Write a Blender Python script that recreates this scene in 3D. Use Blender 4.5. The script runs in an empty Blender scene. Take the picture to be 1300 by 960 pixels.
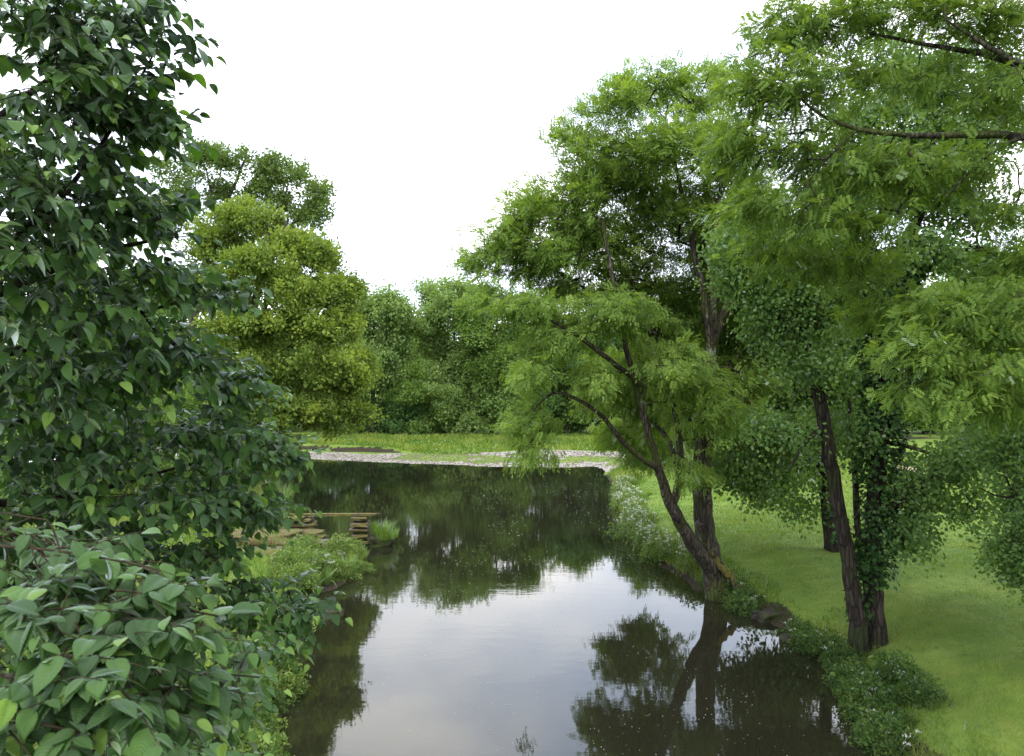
import bpy, math
import numpy as np
from math import radians
C = bpy.context.scene.collection
scene = bpy.context.scene
rng = np.random.default_rng(11)

# ------------------------------------------------------------------ camera
CAMZ = 6.5; F = 1000.0; PITCH = math.atan(55 / 1000.0)
cam = bpy.data.cameras.new('camera'); co = bpy.data.objects.new('camera', cam); C.objects.link(co)
co.location = (0, 0, CAMZ); co.rotation_euler = (radians(90) + PITCH, 0, 0)
cam.sensor_width = 23.5; cam.lens = 23.5 * F / 1300.0; cam.shift_y = -45 / 1300.0
cam.clip_start = 0.05; cam.clip_end = 3000
cam.dof.use_dof = True; cam.dof.focus_distance = 22; cam.dof.aperture_fstop = 6.3
scene.camera = co

# ------------------------------------------------------------------ sky, sun, exposure
SUN_EL, SUN_AZ = 55, -162          # azimuth measured from +Y towards +X
world = bpy.data.worlds.new("World"); scene.world = world; world.use_nodes = True
nt = world.node_tree; nt.nodes.clear()
N = nt.nodes.new; L = nt.links.new
out = N('ShaderNodeOutputWorld'); bg = N('ShaderNodeBackground'); bg.inputs[1].default_value = 0.1
sky = N('ShaderNodeTexSky'); sky.sky_type = 'NISHITA'; sky.sun_disc = False
sky.sun_elevation = radians(SUN_EL); sky.sun_rotation = radians(SUN_AZ)
tc = N('ShaderNodeTexCoord'); mp = N('ShaderNodeMapping'); mp.inputs['Scale'].default_value = (1, 1, 2.2)
nz = N('ShaderNodeTexNoise'); nz.inputs['Scale'].default_value = 3.2; nz.inputs['Detail'].default_value = 5
nz.inputs['Roughness'].default_value = 0.5
cr = N('ShaderNodeValToRGB')
cr.color_ramp.elements[0].position = 0.36; cr.color_ramp.elements[0].color = (0.52, 0.60, 0.76, 1)
cr.color_ramp.elements[1].position = 0.66; cr.color_ramp.elements[1].color = (1.0, 0.99, 0.98, 1)
vm = N('ShaderNodeVectorMath'); vm.operation = 'SCALE'; vm.inputs['Scale'].default_value = 23
mx = N('ShaderNodeMix'); mx.data_type = 'RGBA'; mx.inputs[0].default_value = 0.9
L(tc.outputs['Generated'], mp.inputs[0]); L(mp.outputs[0], nz.inputs['Vector']); L(nz.outputs['Fac'], cr.inputs[0])
L(cr.outputs[0], vm.inputs[0]); L(sky.outputs[0], mx.inputs[6]); L(vm.outputs[0], mx.inputs[7])
L(mx.outputs[2], bg.inputs[0]); L(bg.outputs[0], out.inputs[0])
sl = bpy.data.lights.new('sun', 'SUN'); sl.energy = 1.5; sl.angle = radians(12); sl.color = (1, 0.95, 0.86)
so = bpy.data.objects.new('sun', sl); C.objects.link(so)
a_, e_ = radians(SUN_AZ), radians(SUN_EL)
from mathutils import Vector
sd_ = Vector((math.sin(a_) * math.cos(e_), math.cos(a_) * math.cos(e_), math.sin(e_)))
so.rotation_euler = (-sd_).to_track_quat('-Z', 'Y').to_euler(); so.location = (0, 0, 60)
scene.view_settings.view_transform = 'Standard'; scene.view_settings.look = 'None'
scene.view_settings.gamma = 1; scene.view_settings.exposure = 0.64
cy = scene.cycles
cy.max_bounces = 7; cy.diffuse_bounces = 4; cy.glossy_bounces = 3; cy.transmission_bounces = 4
cy.use_denoising = True; cy.caustics_reflective = False; cy.caustics_refractive = False
cy.sample_clamp_indirect = 6

# ------------------------------------------------------------------ helpers
cp, sp = math.cos(PITCH), math.sin(PITCH)
def P(px, py, d):
    """world point that stands d metres away (along +Y) in the direction of photo pixel px, py"""
    r = (px - 650) / F; u = (435 - py) / F
    y = cp - u * sp; z = sp + u * cp
    return np.array([r / y * d, d, CAMZ + z / y * d])
def tag(o, label=None, cat=None, group=None, kind=None):
    if label: o['label'] = label
    if cat: o['category'] = cat
    if group: o['group'] = group
    if kind: o['kind'] = kind
    return o
def empty(name, loc, label, cat, group=None, rz=0, sc=1):
    o = bpy.data.objects.new(name, None); C.objects.link(o)
    o.location = [float(v) for v in loc]; o.rotation_euler = (0, 0, rz); o.scale = (sc, sc, sc)
    o.empty_display_size = .3
    return tag(o, label, cat, group)
def link(name, me, parent=None):
    o = bpy.data.objects.new(name, me); C.objects.link(o)
    if parent: o.parent = parent
    return o
def mesh_np(name, V, Q=None, T=None, mat=None, rnd=None, smooth=False, attrs=None):
    """numpy mesh from quads Q and triangles T; rnd is a per-face random value"""
    me = bpy.data.meshes.new(name)
    V = np.asarray(V, dtype=np.float32)
    Q = np.zeros((0, 4), int) if Q is None else np.asarray(Q)
    T = np.zeros((0, 3), int) if T is None else np.asarray(T)
    me.vertices.add(len(V)); me.vertices.foreach_set('co', V.ravel())
    nl = len(Q) * 4 + len(T) * 3; me.loops.add(nl)
    me.loops.foreach_set('vertex_index', np.concatenate([Q.ravel(), T.ravel()]).astype(np.int32))
    nf = len(Q) + len(T); me.polygons.add(nf)
    st = np.concatenate([np.arange(len(Q)) * 4, len(Q) * 4 + np.arange(len(T)) * 3]).astype(np.int32)
    me.polygons.foreach_set('loop_start', st)
    me.polygons.foreach_set('use_smooth', np.full(nf, smooth))
    if rnd is not None:
        at = me.attributes.new('rnd', 'FLOAT', 'FACE'); at.data.foreach_set('value', np.asarray(rnd, dtype=np.float32))
    for k, v in (attrs or {}).items():
        at = me.attributes.new(k, 'FLOAT', 'POINT'); at.data.foreach_set('value', np.asarray(v, dtype=np.float32))
    me.update(calc_edges=True)
    if mat: me.materials.append(mat)
    return me
def nrm(v): return v / np.maximum(np.linalg.norm(v, axis=-1, keepdims=True), 1e-9)

# value noise, vectorised
_perm = np.random.default_rng(5).random((256, 256))
def vnoise(x, y):
    xi = np.floor(x).astype(int); yi = np.floor(y).astype(int); fx = x - xi; fy = y - yi
    fx = fx * fx * (3 - 2 * fx); fy = fy * fy * (3 - 2 * fy)
    g = lambda a, b: _perm[a & 255, b & 255]
    return (g(xi, yi) * (1 - fx) + g(xi + 1, yi) * fx) * (1 - fy) + (g(xi, yi + 1) * (1 - fx) + g(xi + 1, yi + 1) * fx) * fy - .5
def fbm(x, y, o=4):
    s = 0; a = 1
    for k in range(o): s = s + a * vnoise(x * 2 ** k + 17 * k, y * 2 ** k + 31 * k); a *= .5
    return s

# ------------------------------------------------------------------ materials
def newmat(name):
    m = bpy.data.materials.new(name); m.use_nodes = True; m.node_tree.nodes.clear()
    return m, m.node_tree.nodes.new, m.node_tree.links.new
def ramp(N, cols):
    r = N('ShaderNodeValToRGB'); el = r.color_ramp.elements
    while len(el) < len(cols): el.new(0.5)
    for i, (p, c) in enumerate(cols): el[i].position = p; el[i].color = (*c, 1)
    return r
def leafmat(name, cols, trans=0.4, gl=0.5, rough=0.4, tint=(1.5, 1.45, .55)):
    m, N, L = newmat(name)
    at = N('ShaderNodeAttribute'); at.attribute_name = 'rnd'
    r = ramp(N, cols); L(at.outputs['Fac'], r.inputs[0])
    df = N('ShaderNodeBsdfDiffuse'); tr = N('ShaderNodeBsdfTranslucent'); gs = N('ShaderNodeBsdfGlossy')
    gs.inputs['Roughness'].default_value = rough; gs.inputs['Color'].default_value = (.9, .95, 1, 1)
    ml = N('ShaderNodeVectorMath'); ml.operation = 'MULTIPLY'; ml.inputs[1].default_value = tint
    L(r.outputs[0], df.inputs[0]); L(r.outputs[0], ml.inputs[0]); L(ml.outputs[0], tr.inputs[0])
    m1 = N('ShaderNodeMixShader'); m1.inputs[0].default_value = trans; L(df.outputs[0], m1.inputs[1]); L(tr.outputs[0], m1.inputs[2])
    fr = N('ShaderNodeFresnel'); fr.inputs[0].default_value = 1.4
    mu = N('ShaderNodeMath'); mu.operation = 'MULTIPLY'; mu.inputs[1].default_value = gl; L(fr.outputs[0], mu.inputs[0])
    m2 = N('ShaderNodeMixShader'); L(mu.outputs[0], m2.inputs[0]); L(m1.outputs[0], m2.inputs[1]); L(gs.outputs[0], m2.inputs[2])
    o = N('ShaderNodeOutputMaterial'); L(m2.outputs[0], o.inputs[0])
    return m
def barkmat(name, c1, c2, moss=None, scale=3.0, mossamt=.5, fissure=0.0, lichen=None):
    m, N, L = newmat(name)
    tc = N('ShaderNodeTexCoord'); mp = N('ShaderNodeMapping'); mp.inputs['Scale'].default_value = (1, 1, .3 if fissure else .6)
    n1 = N('ShaderNodeTexNoise'); n1.inputs['Scale'].default_value = scale * 4; n1.inputs['Detail'].default_value = 9; n1.inputs['Roughness'].default_value = .72
    L(tc.outputs['Object'], mp.inputs[0]); L(mp.outputs[0], n1.inputs['Vector'])
    r = ramp(N, [(.36, c1), (.62, c2)]); L(n1.outputs['Fac'], r.inputs[0])
    col = r.outputs[0]; hgt = n1.outputs['Fac']
    def mixin(fac, cc):
        nonlocal col
        mx = N('ShaderNodeMix'); mx.data_type = 'RGBA'; L(fac, mx.inputs[0]); L(col, mx.inputs[6]); mx.inputs[7].default_value = (*cc, 1); col = mx.outputs[2]
    if fissure:
        mp2 = N('ShaderNodeMapping'); mp2.inputs['Scale'].default_value = (14, 14, 2.6); L(tc.outputs['Object'], mp2.inputs[0])
        nd = N('ShaderNodeMix'); nd.data_type = 'RGBA'; nd.inputs[0].default_value = .25; L(mp2.outputs[0], nd.inputs[6]); L(n1.outputs['Color'], nd.inputs[7])
        v = N('ShaderNodeTexVoronoi'); v.feature = 'DISTANCE_TO_EDGE'; v.inputs['Scale'].default_value = 1; L(nd.outputs[2], v.inputs['Vector'])
        rv_ = ramp(N, [(.0, (1, 1, 1)), (.16, (0, 0, 0))]); L(v.outputs['Distance'], rv_.inputs[0])
        mf = N('ShaderNodeMath'); mf.operation = 'MULTIPLY'; L(rv_.outputs[0], mf.inputs[0]); mf.inputs[1].default_value = fissure; mixin(mf.outputs[0], tuple(q * .6 for q in c1))
        sb = N('ShaderNodeMath'); sb.operation = 'SUBTRACT'; L(hgt, sb.inputs[0]); L(rv_.outputs[0], sb.inputs[1]); hgt = sb.outputs[0]
    for amt, cc, sc_ in ((mossamt, moss, .5), (.60, lichen, 1.7)):
        if cc is None: continue
        n2 = N('ShaderNodeTexNoise'); n2.inputs['Scale'].default_value = scale * sc_; n2.inputs['Detail'].default_value = 7; n2.inputs['Roughness'].default_value = .65
        L(tc.outputs['Object'], n2.inputs['Vector'])
        r2 = ramp(N, [(amt, (0, 0, 0)), (amt + .08, (1, 1, 1))]); L(n2.outputs['Fac'], r2.inputs[0])
        mixin(r2.outputs[0], cc)
    b = N('ShaderNodeBump'); b.inputs['Strength'].default_value = 1; b.inputs['Distance'].default_value = .05 if not fissure else .035; L(hgt, b.inputs['Height'])
    p = N('ShaderNodeBsdfPrincipled'); p.inputs['Roughness'].default_value = .92; p.inputs['Specular IOR Level'].default_value = .25; L(col, p.inputs['Base Color']); L(b.outputs[0], p.inputs['Normal'])
    o = N('ShaderNodeOutputMaterial'); L(p.outputs[0], o.inputs[0])
    return m
M = {}
M['ash_leaf'] = leafmat('ash_leaf', [(0, (.105, .175, .038)), (.6, (.17, .265, .055)), (1, (.26, .36, .078))], .5, .12, .5)
M['ash_near_leaf'] = leafmat('ash_near_leaf', [(0, (.085, .15, .030)), (.6, (.14, .225, .043)), (1, (.225, .32, .062))], .48, .12, .5)
M['alder_leaf'] = leafmat('alder_leaf', [(0, (.07, .135, .042)), (.6, (.125, .215, .062)), (1, (.20, .30, .088))], .45, .12, .5)
M['ivy_leaf'] = leafmat('ivy_leaf', [(0, (.018, .045, .012)), (.8, (.034, .078, .018)), (1, (.06, .125, .028))], .2, .3, .4)
M['oak_leaf'] = leafmat('oak_leaf', [(0, (.10, .16, .035)), (.55, (.175, .25, .048)), (1, (.30, .37, .07))], .42, .1, .5)
M['oak_dark_leaf'] = leafmat('oak_dark_leaf', [(0, (.08, .135, .04)), (.6, (.125, .19, .052)), (1, (.17, .24, .065))], .4, .1, .5)
M['far_leaf'] = leafmat('far_leaf', [(0, (.095, .17, .045)), (.6, (.15, .24, .06)), (1, (.21, .305, .08))], .42, .08, .5)
M['far_leaf_pale'] = leafmat('far_leaf_pale', [(0, (.14, .22, .075)), (.6, (.195, .285, .095)), (1, (.255, .35, .11))], .42, .08, .5)
M['far_leaf_dark'] = leafmat('far_leaf_dark', [(0, (.06, .125, .04)), (.7, (.095, .175, .052)), (1, (.14, .225, .065))], .38, .1, .5)
M['elm_leaf'] = leafmat('elm_leaf', [(0, (.024, .060, .016)), (.55, (.056, .122, .026)), (.84, (.095, .19, .032)), (1, (.18, .29, .045))], .42, .62, .5, (1.5, 1.6, .45))
def veined(name, src):
    m = src.copy(); m.name = name; nt = m.node_tree; N = nt.nodes.new; L = nt.links.new
    ax, ay = N('ShaderNodeAttribute'), N('ShaderNodeAttribute'); ax.attribute_name = 'lx'; ay.attribute_name = 'ly'
    def mth(op, a, b=None):
        n = N('ShaderNodeMath'); n.operation = op
        for i, v in enumerate((a, b)):
            if v is None: continue
            if isinstance(v, (int, float)): n.inputs[i].default_value = v
            else: L(v, n.inputs[i])
        return n.outputs[0]
    ab = mth('ABSOLUTE', ax.outputs['Fac'])
    ph = mth('MULTIPLY', mth('SUBTRACT', ay.outputs['Fac'], mth('MULTIPLY', ab, .16)), 70.0)
    rib = mth('POWER', mth('ABSOLUTE', mth('SINE', mth('MULTIPLY', ph, .5))), 7.0)
    mid = mth('LESS_THAN', ab, .045)
    v = mth('MAXIMUM', mth('MULTIPLY', rib, mth('LESS_THAN', ab, .92)), mid)
    rp = [n for n in nt.nodes if n.type == 'VALTORGB'][0]; mx = N('ShaderNodeMix'); mx.data_type = 'RGBA'; mx.blend_type = 'MIX'
    L(mth('MULTIPLY', v, .22), mx.inputs[0]); L(rp.outputs[0], mx.inputs[6]); mx.inputs[7].default_value = (.13, .22, .07, 1)
    for n in nt.nodes:
        if n.type == 'BSDF_DIFFUSE': L(mx.outputs[2], n.inputs[0])
        if n.type == 'VECT_MATH': L(mx.outputs[2], n.inputs[0])
    b = N('ShaderNodeBump'); b.inputs['Strength'].default_value = .6; b.inputs['Distance'].default_value = .0012; b.invert = True; L(v, b.inputs['Height'])
    for n in nt.nodes:
        if n.type in ('BSDF_DIFFUSE', 'BSDF_GLOSSY'): L(b.outputs[0], n.inputs['Normal'])
    return m
M['elm_fine_leaf'] = veined('elm_fine_leaf', M['elm_leaf'])
M['grass_blade'] = leafmat('grass_blade', [(0, (.056, .12, .018)), (.5, (.12, .205, .028)), (1, (.235, .28, .06))], .38, .2, .5)
M['tall_grass'] = leafmat('tall_grass', [(0, (.09, .19, .03)), (.6, (.14, .26, .04)), (1, (.28, .32, .09))], .4, .3, .5)
M['weed_leaf'] = leafmat('weed_leaf', [(0, (.08, .15, .035)), (.6, (.14, .22, .05)), (1, (.25, .31, .10))], .4, .15, .5)
M['dull_weed_leaf'] = leafmat('dull_weed_leaf', [(0, (.04, .09, .022)), (.6, (.07, .13, .03)), (1, (.13, .19, .05))], .4, .15, .5)
M['umbel'] = leafmat('umbel', [(0, (.5, .52, .42)), (1, (.75, .76, .68))], .3, .1, .6, (1, 1, 1))
M['bark'] = barkmat('bark', (.03, .025, .02), (.11, .095, .075), (.06, .07, .025), 1.2, .54, .6)
M['ash_bark'] = barkmat('ash_bark', (.022, .017, .012), (.095, .08, .06), (.05, .06, .015), 1.3, .50, .8, (.22, .22, .19))
M['moss_bark'] = barkmat('moss_bark', (.022, .017, .012), (.085, .07, .045), (.115, .105, .022), 5, .47, .7)
M['dark_bark'] = barkmat('dark_bark', (.014, .011, .008), (.065, .05, .038), (.03, .04, .012), 1.3, .52, .8)
M['twig'] = barkmat('twig', (.05, .04, .02), (.10, .075, .04), None, 6)
M['stone'] = barkmat('stone', (.06, .05, .04), (.24, .205, .17), (.13, .115, .03), 3.0, .50)
M['mossy_stone'] = barkmat('mossy_stone', (.06, .05, .028), (.20, .15, .065), (.11, .12, .035), 4, .5)
M['moss_timber'] = barkmat('moss_timber', (.06, .05, .03), (.17, .14, .06), (.15, .145, .035), 5, .5)
M['dark_rock'] = barkmat('dark_rock', (.012, .01, .008), (.05, .043, .035), (.04, .055, .015), 1.6, .5)
M['wool'] = barkmat('wool', (.50, .36, .27), (.64, .50, .40), None, 12)
M['sheep_face'] = barkmat('sheep_face', (.42, .34, .28), (.5, .42, .36), None, 12)

# ------------------------------------------------------------------ terrain and river
LB = [(-19.5, 66.5), (-16, 52), (-12, 43), (-10.2, 37), (-9.6, 34), (-9.2, 32.2), (-8.2, 31.1), (-6.2, 30.6), (-5.3, 29), (-5.1, 27.2), (-6.0, 25.3), (-6.0, 23), (-5.1, 19), (-4.6, 17), (-4.1, 12), (-3.6, 6), (-3.5, -40)]
RB = [(6.2, -40), (6.0, 6), (6.4, 12.5), (6.9, 16), (7.5, 19), (7.3, 21), (6.7, 23.2), (6.0, 25.4), (5.2, 29), (4.9, 33), (5.4, 39), (6.3, 46), (6.5, 52), (6.8, 58), (7.0, 62)]
FB = [(6.6, 64.2), (5, 63.6), (2, 63.2), (-2, 64), (-5, 65.6), (-8, 66.2), (-11, 67.6), (-16, 69.5), (-20, 71.6), (-26, 74), (-45, 80), (-90, 86), (-140, 90), (-140, 78), (-90, 73), (-45, 64), (-28, 58), (-20, 55)]
POLY = np.array(RB + FB + LB[1:])
def sdist(x, y):
    x = np.asarray(x, float); y = np.asarray(y, float)
    best = np.full(x.shape, 1e9); ins = np.zeros(x.shape, bool); n = len(POLY)
    for i in range(n):
        ax, ay = POLY[i]; bx, by = POLY[(i + 1) % n]; dx, dy = bx - ax, by - ay
        t = np.clip(((x - ax) * dx + (y - ay) * dy) / (dx * dx + dy * dy), 0, 1)
        best = np.minimum(best, np.hypot(x - ax - t * dx, y - ay - t * dy))
        if dy != 0:
            ins ^= ((ay > y) != (by > y)) & (x < dx * (y - ay) / dy + ax)
    return np.where(ins, -best, best)
def sst(a, b, v):
    t = np.clip((v - a) / (b - a), 0, 1); return t * t * (3 - 2 * t)
def H(x, y, full=False):
    x = np.asarray(x, float); y = np.asarray(y, float)
    wob = .35 * fbm(x * .7, y * .7, 3)
    s = sdist(x, y); s1 = s + wob * (np.abs(s) < 3)
    far = sst(58, 62, y)
    right = sst(0, 4, x) * (1 - far)
    left = (1 - sst(0, 4, x)) * (1 - far)
    # right bank: steep, lumpy, then the grazed meadow
    zr = sst(0, 1.5, s1) * .55 + sst(1.2, 3.2, s1) * .3 + .22 * fbm(x * .45, y * .45, 3) * sst(.5, 2, s) + .12 * fbm(x * 1.4 + 5, y * 1.4, 2) * sst(.6, 1.6, s) * (1 - sst(4, 8, s)) + .05 * fbm(x * 2, y * 2, 2) * sst(1, 2, s) + .008 * np.clip(s - 4, 0, 80)
    zl = sst(0, 1.2, s1) * .35 + sst(1.5, 6, s1) * .7 + .1 * fbm(x * .8, y * .8, 3) * sst(.5, 2, s)
    bankx = sst(-13, -8, x)                           # undercut earth at the left end, gentle gravel at the right
    step = sst(6.2, 6.8, s + 1.6 * fbm(x * .3, 3.1 + x * 0, 2)) * (1 - bankx) + sst(6, 14, s) * bankx
    mound = .5 * np.exp(-((x - 4) / 6.5) ** 2 - ((y - 70.5) / 2.8) ** 2)
    zf = np.clip(s, 0, 6) * .03 + step * .52 + .012 * np.clip(s - 7, 0, 60) + mound + .04 * fbm(x * .6, y * .6, 3) * sst(1, 3, s)
    z = right * zr + left * zl + far * zf
    z = np.where(s1 < 0, np.maximum(-1.3, s1 * .7), z)
    z = z + .022 * np.clip(y - 105, 0, 600) + .012 * np.clip(np.abs(x) - 70, 0, 500)
    if full: return z, s, far
    return z
def gz(x, y): return float(H(np.array([x]), np.array([y]))[0])
def ground_at(px, py, z0=.8):
    """ground point seen at the photo pixel"""
    d = 10.
    for k in range(2400):
        p = P(px, py, d)
        if p[2] <= max(gz(p[0], p[1]), 0): return p
        d *= 1.004
    return P(px, py, 60)

def axis(a, b, n0, lim):
    pts = list(np.arange(a, b, n0)); s = n0; v = pts[-1]
    while v < lim: s *= 1.09; v += s; pts.append(v)
    return pts
ys = np.array([-60, -40, -25, -15, -8, -3, 0, 3, 5] + axis(6, 46, .22, 56) + axis(56.3, 82, .4, 900))
xr = axis(-14, 22, .22, 420); xl = [-v for v in axis(14.2, 15, .24, 420)][::-1]
xs = np.array(xl + xr)
X, Y = np.meshgrid(xs, ys)
Z, S, FAR = H(X, Y, True)
nx, ny = len(xs), len(ys)
idx = np.arange(nx * ny).reshape(ny, nx)
Qd = np.stack([idx[:-1, :-1].ravel(), idx[:-1, 1:].ravel(), idx[1:, 1:].ravel(), idx[1:, :-1].ravel()], 1)
# what covers the ground: gravel on the far bar, bare earth on undercut banks
nzz = fbm(X * .35, Y * .6, 4)
bankx = sst(-13, -8, X)
gravel = FAR * sst(-.5, .2, S) * (1 - sst(4.6 + 2.4 * bankx, 5.6 + 3.2 * bankx, S + 1.2 * nzz)) 
gr_patch = FAR * sst(1.8, 2.6, S + 2.5 * nzz) * (1 - sst(4.4, 5.4, S + 2 * nzz) * sst(-5, -3, X)) * sst(-12, -9, X + 2 * nzz)          # grass creeping over the gravel
mound = FAR * np.exp(-((X - 3.5) / 6.0) ** 4 - ((Y - 71.2 + .03 * X) / 1.6) ** 4)
gravel = np.clip(gravel * (1 - gr_patch) + mound * sst(-.35, .1, nzz + .22), 0, 1)
stp = S + 1.6 * fbm(X * .3, 3.1 + X * 0, 2)
soil = np.clip(FAR * (1 - bankx) * sst(5.6, 6.1, stp) * (1 - sst(6.6, 6.9, stp + .5 * nzz)) * sst(-.45, -.1, fbm(X * .8, Y * .2 + 7, 2) + .12), 0, 1)
soil = np.maximum(soil, (1 - FAR) * sst(0, 4, X) * (1 - sst(.35, .8, S + .6 * nzz)) * (Y < 58))
soil = np.maximum(soil, (1 - FAR) * (1 - sst(0, 4, X)) * (1 - sst(.3, 1.0, S + .8 * nzz)) * (Y < 58))
soil = np.maximum(soil, np.exp(-((X - 36) / 14) ** 4 - ((Y - 78 - .1 * X) / 1.6) ** 4) * sst(-.1, .1, nzz))

m, N, L = newmat('ground_cover')
tcn = N('ShaderNodeTexCoord')
def noise(s, d=5, r=.6):
    n = N('ShaderNodeTexNoise'); n.inputs['Scale'].default_value = s; n.inputs['Detail'].default_value = d; n.inputs['Roughness'].default_value = r
    L(tcn.outputs['Object'], n.inputs['Vector']); return n
n1 = noise(.35); n2 = noise(9, 6, .7); n3 = noise(1.6, 5, .65)
rg = ramp(N, [(.3, (.064, .125, .018)), (.5, (.118, .192, .028)), (.7, (.21, .255, .05))]); L(n3.outputs['Fac'], rg.inputs[0])
rg2 = ramp(N, [(.35, (.095, .155, .026)), (.7, (.17, .22, .05))]); L(n1.outputs['Fac'], rg2.inputs[0])
mg = N('ShaderNodeMix'); mg.data_type = 'RGBA'; mg.inputs[0].default_value = .5; L(rg.outputs[0], mg.inputs[6]); L(rg2.outputs[0], mg.inputs[7])
vo = N('ShaderNodeTexVoronoi'); vo.inputs['Scale'].default_value = 7; L(tcn.outputs['Object'], vo.inputs['Vector'])
rv = ramp(N, [(0, (.15, .135, .12)), (.5, (.27, .25, .225)), (1, (.42, .39, .36))]); L(vo.outputs['Color'], rv.inputs[0])
rs = ramp(N, [(.35, (.018, .015, .010)), (.7, (.06, .046, .03))]); L(n2.outputs['Fac'], rs.inputs[0])
ag = N('ShaderNodeAttribute'); ag.attribute_name = 'gravel'; as_ = N('ShaderNodeAttribute'); as_.attribute_name = 'soil'
def thr(att):
    ad = N('ShaderNodeMath'); ad.operation = 'ADD'; L(att.outputs['Fac'], ad.inputs[0])
    s = N('ShaderNodeMath'); s.operation = 'MULTIPLY_ADD'; L(n2.outputs['Fac'], s.inputs[0]); s.inputs[1].default_value = .9; s.inputs[2].default_value = -.45
    L(s.outputs[0], ad.inputs[1]); r = ramp(N, [(.42, (0, 0, 0)), (.58, (1, 1, 1))]); L(ad.outputs[0], r.inputs[0]); return r
t1, t2 = thr(ag), thr(as_)
m1 = N('ShaderNodeMix'); m1.data_type = 'RGBA'; L(t2.outputs[0], m1.inputs[0]); L(mg.outputs[2], m1.inputs[6]); L(rs.outputs[0], m1.inputs[7])
m2 = N('ShaderNodeMix'); m2.data_type = 'RGBA'; L(t1.outputs[0], m2.inputs[0]); L(m1.outputs[2], m2.inputs[6]); L(rv.outputs[0], m2.inputs[7])
bp = N('ShaderNodeBump'); bp.inputs['Strength'].default_value = .8; bp.inputs['Distance'].default_value = .06; L(n2.outputs['Fac'], bp.inputs['Height'])
pb = N('ShaderNodeBsdfPrincipled'); pb.inputs['Roughness'].default_value = .95; pb.inputs['Specular IOR Level'].default_value = .15
L(m2.outputs[2], pb.inputs['Base Color']); L(bp.outputs[0], pb.inputs['Normal'])
oo = N('ShaderNodeOutputMaterial'); L(pb.outputs[0], oo.inputs[0])
g = link('ground', mesh_np('ground', np.stack([X.ravel(), Y.ravel(), Z.ravel()], 1), Qd, mat=m, smooth=True, attrs={'gravel': gravel.ravel(), 'soil': soil.ravel()}))
tag(g, kind='structure')

# river water
m, N, L = newmat('river_water')
tcn = N('ShaderNodeTexCoord')
mp = N('ShaderNodeMapping'); mp.inputs['Scale'].default_value = (.8, 1.5, 1); L(tcn.outputs['Object'], mp.inputs[0])
n1 = N('ShaderNodeTexNoise'); n1.inputs['Scale'].default_value = 1.6; n1.inputs['Detail'].default_value = 4; n1.inputs['Roughness'].default_value = .55; L(mp.outputs[0], n1.inputs['Vector'])
n2 = N('ShaderNodeTexNoise'); n2.inputs['Scale'].default_value = .12; n2.inputs['Detail'].default_value = 3; L(mp.outputs[0], n2.inputs['Vector'])
r2 = ramp(N, [(.42, (.25, .25, .25)), (.62, (1, 1, 1))]); L(n2.outputs['Fac'], r2.inputs[0])
ml = N('ShaderNodeMath'); ml.operation = 'MULTIPLY'; L(n1.outputs['Fac'], ml.inputs[0]); L(r2.outputs[0], ml.inputs[1])
bp = N('ShaderNodeBump'); bp.inputs['Strength'].default_value = 1; bp.inputs['Distance'].default_value = .0030; L(ml.outputs[0], bp.inputs['Height'])
pb = N('ShaderNodeBsdfPrincipled'); pb.inputs['Base Color'].default_value = (.014, .014, .008, 1); pb.inputs['Roughness'].default_value = .02; pb.inputs['IOR'].default_value = 1.47
L(bp.outputs[0], pb.inputs['Normal']); oo = N('ShaderNodeOutputMaterial'); L(pb.outputs[0], oo.inputs[0])
w = link('river_water', mesh_np('river_water', [(-160, -50, 0), (22, -50, 0), (22, 95, 0), (-160, 95, 0)], [(0, 1, 2, 3)], mat=m)); tag(w, kind='structure')

# ------------------------------------------------------------------ leaf templates  (x side, y along the leaf, z up)
def tpl_leaf(l, w, rows, droop=.25, fold=.25, q=True):
    """ovate leaf with a folded midrib; rows along its length"""
    V = []; Fc = []
    for i in range(rows + 1):
        t = i / rows; ww = w * .5 * (math.sin(math.pi * min(1, t ** .75)) ** .8 if 0 < t < 1 else .04)
        if t > .85: ww *= .75
        z = -droop * l * t * t
        V += [(-ww, t * l, z + fold * ww), (0, t * l, z), (ww, t * l, z + fold * ww)]
    for i in range(rows):
        a = i * 3; Fc += [(a, a + 1, a + 4, a + 3), (a + 1, a + 2, a + 5, a + 4)]
    return np.array(V), np.array(Fc)
def tpl_fine(l, w, droop, fold, rows=9, cols=3):
    V = []; U = []
    for i in range(rows + 1):
        t = i / rows; ww = w * .5 * max(.03, math.sin(math.pi * t ** .72) ** .75 * (1 - .35 * sst(.7, 1, np.float64(t)))) if 0 < t < 1 else .0015
        z = -droop * l * t * t
        for j in range(-cols, cols + 1):
            q = j / cols; V.append((q * ww, t * l, z + fold * ww * abs(q) ** .8 - .25 * ww * q * q - .04 * l * math.sin(t * 22) * q * q * .12)); U.append((q, t))
    k = 2 * cols + 1
    Q = [(i * k + j, i * k + j + 1, (i + 1) * k + j + 1, (i + 1) * k + j) for i in range(rows) for j in range(2 * cols)]
    return np.array(V), np.array(Q), np.array(U)
def tpl_rhomb(p, d, l, w, n):
    d = nrm(np.array(d, float)); n = np.array(n, float); s = nrm(np.cross(d, n)); p = np.array(p, float)
    return [p, p + d * l * .45 + s * w / 2, p + d * l, p + d * l * .45 - s * w / 2]
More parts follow.
